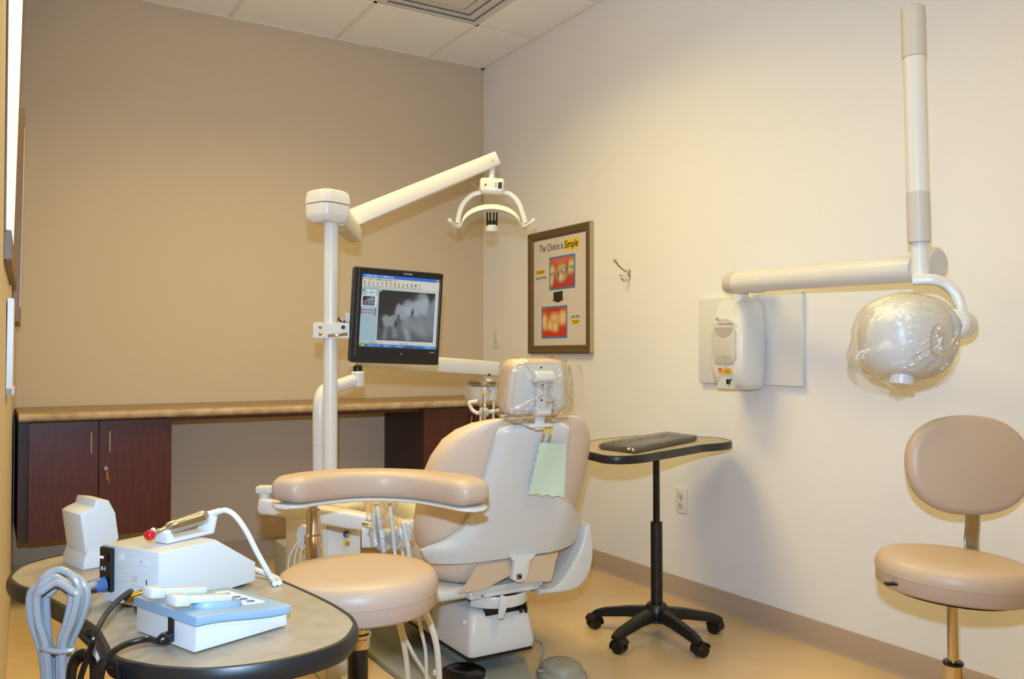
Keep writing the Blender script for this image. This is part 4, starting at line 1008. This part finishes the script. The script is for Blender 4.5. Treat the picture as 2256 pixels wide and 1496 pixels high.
# ================================================================== delivery console, light post and arms
KX, KY = -1.765, -2.03
kc = at(716, 1150, 2.95); KX, KY = kc.x, kc.y
kr = ry(797, 1150, KY); kl_y = KY + .50
co = thing('delivery_console', 'white floor console with blue and yellow connectors beside the chair', 'dental console', ((KX + kr.x) / 2, KY + .25, 0))
KW = kr.x - KX; zt_ = zat(1128, kc)
mk('cabinet', box((KX + KW / 2, KY + .23, zt_ / 2), (KW, .46, zt_), .012, 3), 'plastic', co)
mk('side_seam', box((KX + .006, KY - .0005, zt_ / 2), (.003, .003, zt_ - .04)), 'plastic_gray', co, 0)
for py, m_ in ((1177, 'blue'), (1196, 'yellow')):
    c_ = ry(763, py, KY - .002)
    o = mk('connector_ring', lathe([(.012, 0), (.012, .003), (.007, .004)], 18, frame(c_, (1, 0, 0), (0, 0, 1), (0, -1, 0))), m_, co)
    mk('connector_plug', lathe([(.0075, 0), (.0075, .012), (.0045, .013), (.0045, .02), (.0, .02)], 14, frame(c_ + V((0, -.003, 0)), (1, 0, 0), (0, 0, 1), (0, -1, 0))), 'chrome', o)
# cuspidor bowl on the console
cb0 = at(760, 1112, 2.97)
rings = []
for z, a, b in ((zt_ - .01, .055, .06), (zt_ + .012, .065, .075), (zt_ + .030, .06, .07), (zt_ + .036, .05, .06)):
    rings.append([(cb0.x + x, cb0.y + y, z) for x, y in superel(0, 0, a, b, .7, 32)])
bw = mk('cuspidor_bowl', loft(rings), 'plastic', co, 50)
rings = [[(cb0.x - .01 + x * s, cb0.y + y * s, zt_ + z) for x, y in superel(0, 0, .045, .03, 1, 24)] for s, z in ((1, .0355), (1.08, .042), (.95, .043), (.86, .037), (.4, .0345))]
mk('bowl_rim', loft(rings), 'xray_gray', bw)
# rounded side cover seen right of the hoses
qa = ry(905, 1165, -1.86)
rings = []
zt2 = zat(1105, qa)
for z, a, b in ((.15, .05, .12), (.45, .052, .12), (zt2 - .05, .050, .115), (zt2 - .015, .040, .095), (zt2, .022, .07)):
    rings.append([(qa.x + x, qa.y + y, z) for x, y in superel(0, 0, a, b, .55, 28)])
mk('chair_side_cover', loft(rings), 'plastic', ch, 50)
mk('side_cover_seam', box((qa.x, qa.y, zat(1215, qa)), (.107, .245, .002)), 'xray_gray', ch, 0)
# junction box on the floor behind the post
jb = at(672, 1210, 3.4)
jt = thing('floor_junction_box', 'low grey floor box with cables behind the arm post', 'junction box', (jb.x, jb.y + .05, 0))
mk('box_cover', box((jb.x, jb.y + .05, .19), (.16, .2, .38), .01, 2), 'gray_base', jt)
mk('box_vent', box((jb.x - .005, jb.y - .052, .33), (.10, .006, .05), .001, 1), 'black', jt)
# cable reel hanger on the console left side
rl = at(672, 1182, 2.86)
ho = thing('hose_hanger', 'round white cord hanger on the console side by the chrome post', 'hanger', (rl.x, rl.y, rl.z - .04))
mk('hanger_disc', lathe([(.0, 0), (.040, 0), (.042, .006), (.040, .012), (.034, .012), (.032, .006), (0, .006)], 28, ortho(rl, (CR * .5 + CF).normalized().cross(V((0, 0, 1))), -(CF * .75 + CR * .65)) @ Matrix.Diagonal((.62, 1, 1, 1))), 'plastic', ho)
for k in range(6):
    a = R(60 * k); M_ = ortho(rl, (CR * .5 + CF).normalized().cross(V((0, 0, 1))), -(CF * .75 + CR * .65)) @ Matrix.Diagonal((.62, 1, 1, 1)) @ Matrix.Rotation(a, 4, 'Z')
    mk('disc_rib', box((.018, 0, .008), (.030, .004, .005), .001, 1, M_), 'plastic', ho)
for k, (dx, b_) in enumerate(((-34, 1300), (-12, 1290), (-4, 1290))):
    p0 = at(668 + k * 3, 1185 + 6 * k, 2.85)
    mk('thin_cord', tube([p0, at(655 + k * 6, 1196, 2.85), at(638 + k * 12, 1226, 2.85), at(636 + k * 14, 1262, 2.85), at(644 + k * 12, b_, 2.86), at(650 + k * 12, 1345, 2.9)], .0026, 8, 5), 'hose', ho)

# assistant instrument arm
ia = thing('suction_unit', 'white swing-arm unit holding plastic-sleeved suction handpieces under the arm bar', 'suction unit', at(840, 1200, 2.75))
a0, a1 = at(583, 1112, 2.80), at(822, 1152, 2.72)
ad = (a1 - a0).normalized()
mk('arm_beam', tube([a0 - ad * .012, a0, a0.lerp(a1, .2), a0.lerp(a1, .8), a1], [.75, 1, 1, 1.05, .9], 16, 3, flat=(.030, .026, V((0, 0, 1)))), 'plastic', ia, 50)
mk('arm_joint', cyl(a0 + V((0, 0, -.03)), a0 + V((0, 0, .05)), .018, 20, .003), 'plastic', ia)
mk('upper_link', box((.035, 0, .045), (.12, .045, .024), .006, 2, ortho(a0 + V((0, 0, .005)), CR)), 'plastic', ia)
holder = []
Zi = 2.68
rot = [at(812, 1140, Zi), at(850, 1150, Zi), at(884, 1162, Zi), at(905, 1172, Zi)]
for k, (px_, py_, w2) in enumerate(((815, 1190, .024), (848, 1196, .022), (878, 1192, .022), (898, 1176, .02))):
    c_ = at(px_, py_ - 8, Zi + .02 * (k % 2)); mk('instrument_holder', prism(rrect(w2 * 1.9, .05, .006, 3), -.03, .03, ortho(c_, CR, (0, 0, 1)), .004), 'plastic', ia)
for k, (xa, ya, xb, yb, r_) in enumerate(((830, 1108, 846, 1218, .0085), (858, 1106, 870, 1216, .0065), (888, 1150, 905, 1240, .008), (822, 1130, 828, 1205, .009))):
    p_, q_ = at(xa, ya, Zi - .03), at(xb, yb, Zi - .05)
    o = mk('suction_handpiece', cyl(p_, q_, r_, 14, .002), 'device', ia)
    pr = []
    for i in range(9):
        c_ = p_.lerp(q_, i / 8); rr_ = (.012 + .010 * math.sin(i * 1.7 + k) ** 2 + .006 * (i < 4)); pr.append((c_, rr_))
    t = NB(); prev_ = None; rings = []
    for i, (c_, rr_) in enumerate(pr): rings.append([c_ + CR * rr_ * math.cos(a) * (1 + .2 * math.sin(3 * a + i)) + CF * rr_ * math.sin(a) for a in [2 * math.pi * j / 12 for j in range(12)]])
    mk('plastic_sleeve', loft(rings, caps=False), 'film', o, 20)
mk('metal_valve', cyl(at(800, 1152, Zi), at(826, 1158, Zi - .02), .009, 14, .002), 'chrome', ia)
# hoses sweeping down to the floor
for k, pts in enumerate(([(876, 1360, 2.6), (888, 1410, 2.62), (896, 1460, 2.66), (902, 1540, 2.7)], [(884, 1370, 2.6), (905, 1430, 2.62), (932, 1475, 2.68), (965, 1530, 2.75)], [(915, 1330, 2.62), (928, 1390, 2.62), (938, 1440, 2.66), (940, 1530, 2.7)], [(930, 1330, 2.6), (952, 1385, 2.6), (964, 1440, 2.62), (970, 1540, 2.66)])):
    st_ = at(*[(846, 1220, 2.64), (870, 1218, 2.64), (884, 1205, 2.68), (905, 1240, 2.64)][k])
    mk('suction_hose', tube([st_] + [at(*p) for p in pts], (.0085, .0055, .0055, .0095)[k], 10, 6), 'hose', ia)
mk('hose_clip', box((0, 0, 0), (.022, .012, .016), .003, 2, ortho(at(962, 1482, 2.66), CR)), 'plastic', ia)

# light post
LP = at(728, 800, 3.10); lx, ly = LP.x, LP.y
dl = thing('dental_light', 'white dental operating light on a tall post with angled arm', 'dental light', (lx, ly, zt_))
ztop = zat(492, LP)
mk('post', cyl((lx, ly, zt_ - .0), (lx, ly, ztop + .02), .0255, 28), 'plastic', dl)
mk('post_collar', cyl((lx, ly, ztop - .005), (lx, ly, ztop + .014), .0275, 28), 'plastic', dl)
hz0, hz1, hz2 = zat(492, LP), zat(452, LP), zat(422, LP)
hcx, hcy = at(722, 457, 3.10).xy; exd = (at(785, 455, 3.02) - at(722, 457, 3.10)); exd.z = 0; exd.normalize()
HX = ortho((lx, ly, 0), FH * -.35 + CR * 1.0)
HX = ortho(at(722, 457, 3.10) * 1, CR * .8 + FH * -.6)
HX.translation.z = 0
def rr(wd, dp, z, r): return [HX @ V((x, y, z)) for x, y in rrect(wd, dp, r, 5)]
mk('head_housing', loft([rr(.10, .10, hz0, .03), rr(.122, .122, hz0 + .012, .03), rr(.128, .128, hz0 + .03, .03), rr(.128, .128, hz1 - .002, .03)]), 'plastic', dl, 40)
mk('head_cap', loft([rr(.130, .130, hz1 + .001, .03), rr(.128, .128, hz2 - .022, .03), rr(.12, .12, hz2 - .006, .03), rr(.10, .10, hz2, .028)]), 'plastic', dl, 40)
# link arm going toward the room, then the long angled arm
l0 = at(740, 470, 3.12); l1 = at(781, 527, 3.66); l1.z = l0.z
ln_ = tube([l0, l0.lerp(l1, .5), l1], [1.25, 1.1, .95], 12, 0, flat=(.030, .036, V((0, 0, 1)))); mk('link_arm', ln_, 'plastic', dl, 40)
mk('link_underside', tube([l0.lerp(l1, .25) + V((0, 0, -.040)), l0.lerp(l1, .95) + V((0, 0, -.036))], 1, 12, 0, flat=(.024, .003, V((0, 0, 1)))), 'plastic_gray', dl, 40)
j0 = at(784, 479, 3.68); j1 = at(1086, 353, 3.84); jd = (j1 - j0).normalized()
mk('spring_arm', tube([j0 - jd * .02, j0, j0.lerp(j1, .5), j1, j1 + jd * .02], [1.12, 1.12, 1.0, .88, .88], 12, 0, flat=(.026, .036, V((0, 0, 1)))), 'plastic', dl, 40)
mk('arm_pivot', cyl(at(783, 485, 3.66) + V((0, 0, -.075)), at(783, 485, 3.66), .016, 16), 'plastic', dl)
for p in ((778, 480, 3.645), (1086, 354, 3.805)): mk('arm_screw', lathe([(.006, 0), (.005, .003), (0, .004)], 12, ortho(at(*p), CR, -CF)), 'steel', dl, 0)
ZL = 3.84
mk('neck', cyl(at(1085, 352, ZL), at(1083, 396, ZL), .0135, 18), 'plastic', dl)
mk('neck_flare', cyl(at(1083, 386, ZL), at(1083, 397, ZL), .0135, 18, r2=.018), 'plastic', dl)
MLh = ortho(at(1084, 411, ZL), (CR + V((0, 0, -.05))), V((0, 0, 1)))
hb = mk('switch_head', box((0, 0, 0), (.110, .070, .068), .014, 3, MLh), 'plastic', dl)
mk('rocker_switch', box((.036, -.035, 0), (.016, .004, .028), .001, 1, MLh), 'black', hb)
for k in (.008, 0, -.008): mk('switch_mark', box((.018, -.0352, k), (.005, .001, .004), M=MLh), 'slot', hb, 0)
mk('switch_mark', box((-.028, -.0352, .0), (.008, .001, .008), M=MLh), 'slot', hb, 0)
mk('film_flap', loft([[at(1062, 412, ZL - .03), at(1062, 424, ZL - .03), at(1062, 424, ZL - .031), at(1062, 412, ZL - .031)], [at(1036, 402, ZL - .06), at(1050, 418, ZL - .05), at(1050, 418, ZL - .051), at(1036, 402, ZL - .061)]]), 'film', dl, 0)
mk('yoke', tube([at(1060, 424, ZL), at(1040, 430, ZL), at(1020, 450, ZL), at(1011, 475, ZL), at(1009, 492, ZL)], [.7, .8, .9, .9, 1], 12, 5, flat=(.012, .011, CF)), 'plastic', dl, 50)
mk('yoke', tube([at(1106, 424, ZL), at(1124, 428, ZL), at(1142, 446, ZL), at(1152, 472, ZL), at(1157, 492, ZL)], [.7, .8, .9, .9, 1], 12, 5, flat=(.012, .011, CF)), 'plastic', dl, 50)
# reflector: concave dish arching between the yoke ends
def arch(t_): 
    a = math.pi * (1 - t_); return 1082 + 66 * math.cos(a), 496 - 46 * math.sin(a) ** .9
rings = []
for i in range(25):
    x, y = arch(i / 24); ring = []
    for d, dy in ((-.085, 10), (-.07, 3), (-.03, 0), (.03, -1), (.07, 2), (.085, 9), (.075, 12), (.03, 8), (-.03, 9), (-.075, 13)):
        ring.append(at(x, y + dy, ZL + d * (1.0 if 0 < i < 24 else .8)))
    rings.append(ring)
rf = mk('reflector_shell', loft(rings), 'plastic', dl, 50)
rings = []
for i in range(19):
    t_ = .10 + .80 * i / 18; x, y = arch(t_); x = 1082 + (x - 1082) * .95
    rings.append([at(x, y + 9, ZL + .06), at(x, y + 9 + 24 * math.sin(math.pi * t_), ZL - .02), at(x, y + 8 + 32 * math.sin(math.pi * t_), ZL - .10)])
mk('reflector_glass', loft(rings, caps=False, closed=False), 'clear_plastic', rf, 60)
for (x0, x1) in ((1012, 992), (1152, 1174)):
    s_ = 1 if x1 > x0 else -1
    mk('light_handle', tube([at(x0 - s_ * 4, 492, ZL), at(x0 + s_ * 2, 500, ZL), at(x0 + s_ * 12, 496, ZL - .03), at(x1, 488, ZL - .05), at(x1 + s_ * 3, 484, ZL - .05)], [.012, .010, .008, .009, .010], 10, 4), 'plastic', dl)
    mk('handle_film', loft([[at(x0 + s_ * 8, 492, ZL - .04), at(x1 + s_ * 5, 482, ZL - .06)], [at(x0 + s_ * 12, 506, ZL - .05), at(x1 + s_ * 6, 502, ZL - .06)], [at(x0 + s_ * 14, 518, ZL - .03), at(x1 + s_ * 10, 516, ZL - .05)]], caps=False, closed=False), 'film', dl, 20)
# lamp socket
Ls = ZL - .05
mk('bulb_socket', lathe([(.026, 0), (.029, .004), (.029, .024), (.022, .030), (.0, .030)], 20, T(at(1084, 512, Ls))), 'device', dl)
for dx in (-.021, -.008, .008, .021): mk('socket_cage', box(at(1084, 483, Ls) + CR * dx + V((0, 0, 0)), (.006, .006, .062), .001, 1), 'dark_metal', dl)
mk('socket_cage', cyl(at(1084, 493, Ls), at(1084, 487, Ls), .024, 16), 'dark_metal', dl)

# ------------------------------------------------------------------ monitor on the post
m0, m1 = at(776, 692, 3.06), at(971, 704, 3.22)
mx = (m1 - m0).normalized(); mup = (at(882, 594, 3.15) - at(866, 801, 3.15)).normalized()
MM = ortho((m0 + m1) / 2, mx, mup)           # x right, y away, z up
MWd = (m1 - m0).length; MHt = (at(882, 594, 3.14) - at(866, 801, 3.14)).length
MN = MM @ Matrix(((1, 0, 0, 0), (0, 0, -1, 0), (0, 1, 0, 0), (0, 0, 0, 1)))   # x right, y up, z toward viewer
mo = thing('monitor', 'black flat monitor on the light post showing a tooth x-ray', 'monitor', MM @ V((0, 0, -MHt / 2)))
mk('housing', prism(rrect(MWd, MHt, .012, 4), -.030, 0, MN, .004), 'black', mo)
mk('rear_bulge', prism(rrect(MWd * .7, MHt * .62, .02, 4), -.062, -.028, MN, .008), 'black', mo)
sl_, sr_, stp, sbt = .085, .040, .072, .172        # bezel fractions
x0, x1 = -MWd / 2 + MWd * sl_, MWd / 2 - MWd * sr_; yb_, yt_ = -MHt / 2 + MHt * sbt, MHt / 2 - MHt * stp
def bez(xa, xb, ya, yb): return mk('bezel', box(((xa + xb) / 2, (ya + yb) / 2, .002), (xb - xa, yb - ya, .008), .0015, 1, MN), 'black', mo)
bez(-MWd / 2 + .002, MWd / 2 - .002, yt_, MHt / 2 - .002); bez(-MWd / 2 + .002, MWd / 2 - .002, -MHt / 2 + .002, yb_)
bez(-MWd / 2 + .002, x0, yb_, yt_); bez(x1, MWd / 2 - .002, yb_, yt_)
mk('bezel_line', box((-MWd / 2 + .016, .01, .0062), (.0015, MHt * .9, .001), M=MN), 'steel', mo, 0)
mk('bezel_line', box((x1 - .003 + .006, .02, .0062), (.0015, (yt_ - yb_), .001), M=MN), 'steel', mo, 0)
mk('power_button', lathe([(.0022, 0), (.0022, .001)], 10, MN @ T((.02, yb_ - MHt * .062, .006))), 'device', mo, 0)
mk('button_strip', box((.02, yb_ - MHt * .06, .0062), (.10, .002, .0006), M=MN), 'dark_metal', mo, 0)
text('PLANAR', .0085, MN @ T((.012, yt_ + .008, .0062)), 'label_pale', mo, sx=.034)
for k in range(4): mk('bezel_print', box((x1 - .024 + .0045 * k, yb_ - .012, .0063), (.003, .003, .0004), M=MN), 'xray_gray', mo, 0)
def cap(a, b, ax_, ay_, bx_, by_, r, k=10):
    dx, dy = bx_ - ax_, by_ - ay_; t_ = max(0, min(1, ((a - ax_) * dx + (b - ay_) * dy) / (dx * dx + dy * dy)))
    d = math.hypot(a - ax_ - t_ * dx, b - ay_ - t_ * dy); return soft((r - d) / r, k)
def xr(a, b):
    ridge = .70 - .42 * max(0, a - .12) + .0
    v = .05 + .34 * soft((b - ridge) * 9, 1) * (1 - .55 * soft((b - .9) * 9, 1)) * (1 - .35 * soft((.22 - a) * 9, 1))
    def add(m, val):
        nonlocal v; v = v + (val - v) * max(0, min(1, m))
    for pr in ((.30, .90, .36, .75, .04, .30), (.16, .70, .13, .95, .035, .42), (.28, .66, .31, .90, .035, .46), (.44, .50, .55, .93, .05, .55), (.54, .55, .70, .80, .07, .46), (.70, .45, .82, .82, .08, .44), (.85, .4, .97, .75, .06, .40)):
        add(.75 * cap(a, b, *pr[:4], pr[4], 3), pr[5])
    add(.9 * cap(a, b, .45, .60, .52, .74, .03, 3) * .5, .3); add(.6 * cap(a, b, .64, .86, .70, .95, .06, 2), .22)
    # crowns
    m = el(a, b, .205, .60, .135, .115, -2, 3.2, 12) * (1 - .9 * el(a, b, .20, .47, .05, .05, 0, 1.6, 8)); add(m, .44)
    m = el(a, b, .42, .395, .125, .155, 8, 3, 12) * (1 - .9 * el(a, b, .40, .235, .03, .05, 0, 1.6, 8)); add(m, .48)
    m = el(a, b, .53, .33, .085, .16, -4, 2.6, 12); add(m, .52)
    add(el(a, b, .50, .22, .12, .06, -15, 2, 4) * .5, .34)
    m = el(a, b, .66, .33, .085, .165, 4, 2.6, 12); add(m, .50); m = el(a, b, .79, .24, .115, .22, -8, 2.4, 10); add(m, .52)
    add(el(a, b, .70, .10, .12, .06, -20, 2, 4) * .5, .32)
    m = el(a, b, 1.02, .27, .12, .25, 25, 2.2, 8); add(m, .40)
    for (cx_, cy_, aa, bb2) in ((.315, .66, .022, .07), (.60, .42, .018, .06), (.07, .68, .02, .06), (.36, .52, .012, .05)): add(.9 * el(a, b, cx_, cy_, aa, bb2, 5, 2, 4), .07)
    v = max(.05, min(.75, .07 + (v - .06) * 1.25)); return (v * 226 + 8, v * 240 + 8, v * 255 + 8)
rs_ = random.Random(3); seedrow = [rs_.random() for _ in range(400)]
def screen(s, q):
    bg = mixc((150, 178, 190), (170, 190, 200), s)
    if q < .048:
        c = (28, 104, 206)
        if .02 < s < .40 and .012 < q < .034 and seedrow[int(s * 180)] > .45: c = (150, 190, 240)
        if s > .955: c = (196, 110, 110) if s > .975 else (110, 160, 236)
        return c
    if q < .175:
        c = (208, 206, 188)
        if .058 < q < .078 and s < .44 and seedrow[int(s * 190) + 60] > .5: c = (110, 108, 100)
        k = s * 18.5 - .25; f_ = k - int(k)
        if s < .76 and .095 < q < .135 and .22 < f_ < .62:
            i = int(k); cc = [(70, 66, 64), (120, 116, 110), (150, 146, 138), (90, 160, 140), (110, 106, 100), (60, 66, 62), (190, 130, 100), (140, 70, 64), (130, 120, 110), (90, 86, 80), (40, 38, 36), (80, 76, 70), (50, 48, 46), (150, 170, 140), (160, 150, 140)][i % 15]
            if (int(f_ * 30) + int(q * 300) + i) % 3: c = cc
        if s < .76 and .148 < q < .158 and .1 < f_ < .75: c = (140, 136, 126)
        return c
    if q > .962:
        if s < .085: return (60, 140, 66) if not (.03 < s < .065 and .972 < q < .99) else (170, 214, 170)
        c = (24, 104, 196)
        if s > .84: c = (36, 150, 214)
        if .46 < s < .70: c = (20, 80, 160)
        if .972 < q < .988 and (.12 < s < .27 or .32 < s < .41 or .47 < s < .60 or .88 < s < .93) and seedrow[int(s * 170) + 100] > .4: c = (140, 190, 236)
        return c
    if q > .925:
        c = (196, 200, 192)
        if .935 < q < .952 and (s < .29 or .52 < s < .64) and seedrow[int(s * 200) + 20] > .45: c = (120, 122, 116)
        return c
    X0, X1, Y0, Y1 = .222, .955, .20, .905
    if X0 < s < X1 and Y0 < q < Y1:
        if math.hypot((s - .24), (q - .218)) < .011: return (236, 240, 236)
        return xr((s - X0) / (X1 - X0), (q - Y0) / (Y1 - Y0))
    if X0 - .01 < s < X1 + .025 and Y0 - .012 < q < Y1 + .022: return (206, 208, 202)
    if s < .195:
        if .295 < q < .445:
            if .02 < s < .175 and .305 < q < .435: return mixc((0, 0, 0), xr((s - .02) / .155, (q - .305) / .13), .9)
            return (214, 220, 226)
        if .215 < q < .24 or .262 < q < .282:
            if .06 < s < .115 or .13 < s < .185: return (224, 230, 236)
            if .015 < s < .035: return (50, 60, 90) if q < .25 else (206, 204, 90)
        if .455 < q < .575:
            if s < .012 or s > .175 or q < .462 or q > .568: return (120, 136, 150)
            for r0_ in (.478, .520):
                if r0_ < q < r0_ + .032 and ((s * 60) % 1.0) < .62: return (176, 40, 60) if (.045 < s < .065 and r0_ < .5) else (84, 96, 110)
            return (196, 206, 212)
    return bg
picture(170, 165, screen, MN @ T((x0, yb_, .0008)), x1 - x0, yt_ - yb_, 'screen', mo, 'display')
# bracket between post and monitor
bz = zat(730, LP)
mb = mk('clamp_plate', box((0, 0, 0), (.115, .010, .055), .001, 1, ortho(at(735, 728, 3.075), CR)), 'plastic', mo)
mk('clamp_plate', box((0, 0, 0), (.03, .075, .055), .001, 1, ortho(at(704, 728, 3.11), CR)), 'plastic', mo)
for x, y in ((706, 721), (706, 736)): mk('clamp_bolt', lathe([(.006, 0), (.006, .003), (.003, .006), (0, .006)], 12, ortho(at(x, y, 3.067), CR, -CF)), 'brass', mo)
mk('clamp_bolt', lathe([(.007, 0), (.007, .006), (0, .007)], 12, ortho(at(757, 721, 3.067), CR, -CF)), 'black', mo)
mk('clamp_handle', tube([at(723, 739, 3.045), at(740, 738, 3.035), at(765, 736, 3.055)], 1, 10, 3, flat=(.003, .0055, V((0, 0, 1)))), 'steel', mo)
mk('mount_arm', box((0, 0, 0), (.10, .035, .04), .003, 1, ortho(at(785, 725, 3.14), CR)), 'plastic', mo)
mk('mount_tab', box((0, 0, 0), (.022, .01, .032), .001, 1, ortho(at(768, 700, 3.12), CR)), 'plastic', mo)
mk('monitor_cable', tube([at(744, 700, 3.13), at(752, 707, 3.12), at(768, 710, 3.13)], .005, 8, 4), 'cord_black', mo)

# ------------------------------------------------------------------ doctor's delivery arm and instrument tray
da_ = thing('delivery_unit', 'white swing-arm delivery unit carrying the instrument tray beyond the chair back', 'delivery unit', at(706, 1200, 3.22))
ap0 = at(705, 1100, 3.2); mk('arm_post', tube([V((ap0.x, ap0.y, zt_ + .001)), at(705, 1000, 3.2), at(705, 905, 3.2), at(709, 872, 3.22), at(722, 856, 3.25), at(750, 848, 3.30), at(785, 836, 3.36)], [.027, .027, .027, .027, .026, .025, .025], 16, 5), 'plastic', da_)
mk('post_seam', lathe([(.0278, 0), (.0278, .002)], 24, T(at(705, 980, 3.2))), 'xray_gray', da_, 0)
mk('elbow', cyl(at(788, 852, 3.36), at(788, 818, 3.36), .026, 22, .005), 'plastic', da_)
mk('elbow_pin', cyl(at(788, 820, 3.36), at(788, 806, 3.36), .018, 16), 'dark_metal', da_)
q0, q1 = at(775, 790, 3.36), at(1092, 813, 3.95)
mk('spring_arm', tube([q0, q0.lerp(q1, .33), q0.lerp(q1, .66), q1], [.95, 1, 1.03, 1.06], 12, 0, flat=(.026, .0325, V((0, 0, 1)))), 'plastic', da_, 40)
mk('arm_screw', lathe([(.006, 0), (.005, .003), (0, .004)], 12, ortho(at(1078, 826, 3.88), CR, -CF)), 'dark_metal', da_, 0)
Zt = 3.70
kq = at(1064, 866, Zt); tx = V((1, 0, 0)); 
trL = KX
wy = .17; wx = .24
zc_t, zc_b = zat(852, kq), zat(884, kq)
mk('tray_pivot', cyl((kq.x + .11, kq.y + .15, zc_t - .01), (kq.x + .11, kq.y + .15, zc_t + .03), .018, 16), 'plastic', da_)
hd_ = mk('control_head', box((kq.x + wx / 2, kq.y + wy / 2, (zc_t + zc_b) / 2), (wx, wy, zc_t - zc_b), .006, 2), 'plastic', da_)
mk('touch_pad', box((kq.x + .036, kq.y - .001, zc_t - .022), (.022, .002, .018), .0005, 1), 'label_pale', hd_)
mk('touch_symbol', box((kq.x + .036, kq.y - .0025, zc_t - .022), (.004, .001, .010)), 'slot', hd_, 0)
mk('control_slit', box((kq.x + .085, kq.y - .001, zc_t - .030), (.03, .002, .003)), 'slot', hd_, 0)
# tray with curled rim
tr = thing('instrument_tray', 'shallow steel instrument tray lying on the delivery head', 'tray', (kq.x + wx / 2, kq.y + wy / 2, zc_t))
rings = [[(kq.x + .118 + x * s, kq.y + .055 + y * s, zc_t + z) for x, y in rrect(.25, .16, .03, 5)] for s, z in ((.9, .001), (.97, .004), (1.04, .018), (1.06, .02), (1.055, .023), (1.03, .021), (.95, .007), (.3, .005))]
mk('tray_body', loft(rings), 'steel', tr, 50)
# holder handle loop and syringe
hl = [at(1052, 884, Zt), at(1036, 886, Zt), at(1034, 890, Zt), at(1040, 902, Zt), at(1047, 908, Zt - .01), at(1058, 910, Zt - .02), at(1100, 904, Zt)]
mk('handle_bar', tube(hl, .0085, 12, 5), 'plastic', da_)
mk('handle_hub', ball(at(1066, 908, Zt - .03), .022, sc=(1, 1, 1.1)), 'plastic', da_)
sy0, sy1 = at(1067, 868, Zt - .08), at(1067, 934, Zt - .08)
sg = mk('air_syringe', cyl(sy0, sy1, .008, 14, .002), 'chrome', da_)
mk('syringe_button', ball(at(1069, 866, Zt - .09), .008), 'yellow', sg)
rings = []
for py, r_ in ((834, .003), (842, .010), (856, .017), (870, .020), (890, .020), (905, .023), (918, .018)): rings.append([at(1068, py, Zt - .08) + CR * r_ * math.cos(a) * (1 + .15 * math.sin(5 * a + py)) + CF * r_ * math.sin(a) for a in [2 * math.pi * j / 14 for j in range(14)]])
mk('plastic_sleeve', loft(rings, caps=False), 'film', sg, 20)
mk('hand_hose', tube([at(1088, 884, Zt), at(1087, 905, Zt), at(1086, 960, Zt)], .006, 8, 3), 'plastic_gray', da_)
mk('hand_hose', tube([at(1059, 915, Zt), at(1058, 940, Zt), at(1058, 970, Zt)], .005, 8, 3), 'hose', da_)

# ================================================================== floor items
def pedal(c, label):
    t = thing('foot_pedal', label, 'foot pedal', (c.x, c.y, 0)); return t
pc = rz(1238, 1494, 0); fp_ = pedal(pc, 'grey-beige rounded foot pedal with tubing on the floor behind the chair')
rings = [[(pc.x + x, pc.y + y, z) for x, y in superel(0, 0, .078 * s, .092 * s, .8, 32)] for s, z in ((1, .001), (1.02, .012), (.98, .022), (.84, .028), (.80, .046), (.72, .054), (.4, .057), (.02, .058))]
mk('pedal_body', loft(rings), 'pedal', fp_, 45)
tb = [rz(1186, 1408, .03), rz(1196, 1425, .03), rz(1190, 1455, .012), rz(1181, 1490, .01), (pc.x - .075, pc.y + .02, .015)]
tb = [rz(1172, 1400, .10), rz(1186, 1408, .09), rz(1197, 1424, .06), rz(1193, 1452, .03), rz(1186, 1478, .03), V((pc.x - .05, pc.y + .02, .034))]
mk('pedal_tube', tube(tb, .0045, 8, 6), 'pedal', fp_)
dk = rz(1020, 1500, .022)
fd = thing('foot_control', 'round black foot control disc on the chair base plate', 'foot control', (dk.x, dk.y, .022))
mk('disc_base', lathe([(0, .0), (.085, .0), (.088, .008), (.080, .018), (.06, .02)], 36, T((dk.x, dk.y, .0225))), 'gray_base', fd)
mk('disc_ring', lathe([(.03, .018), (.078, .018), (.076, .034), (.055, .044), (.035, .046), (.03, .044)], 36, T((dk.x, dk.y, .0225))), 'black_gloss', fd)
mk('disc_center', lathe([(0, .018), (.03, .018), (.028, .03), (0, .032)], 24, T((dk.x, dk.y, .0225))), 'pedal', fd)
fcab = [rz(700, 1470, .012), rz(745, 1476, .012), rz(772, 1490, .012), rz(800, 1520, .012)]
fh = thing('floor_hoses', 'cream hoses lying on the floor behind the foreground table', 'hoses', fcab[1])
for k in range(3):
    mk('hose', tube([V((-1.72 + .03 * k, -1.75, .0105)), rz(690 + 22 * k, 1462 - 6 * k, .0105), rz(730 + 16 * k, 1474, .0105), rz(765 + 8 * k, 1505, .0105), rz(800, 1560, .0105)], .0095, 10, 6), 'hose', fh)
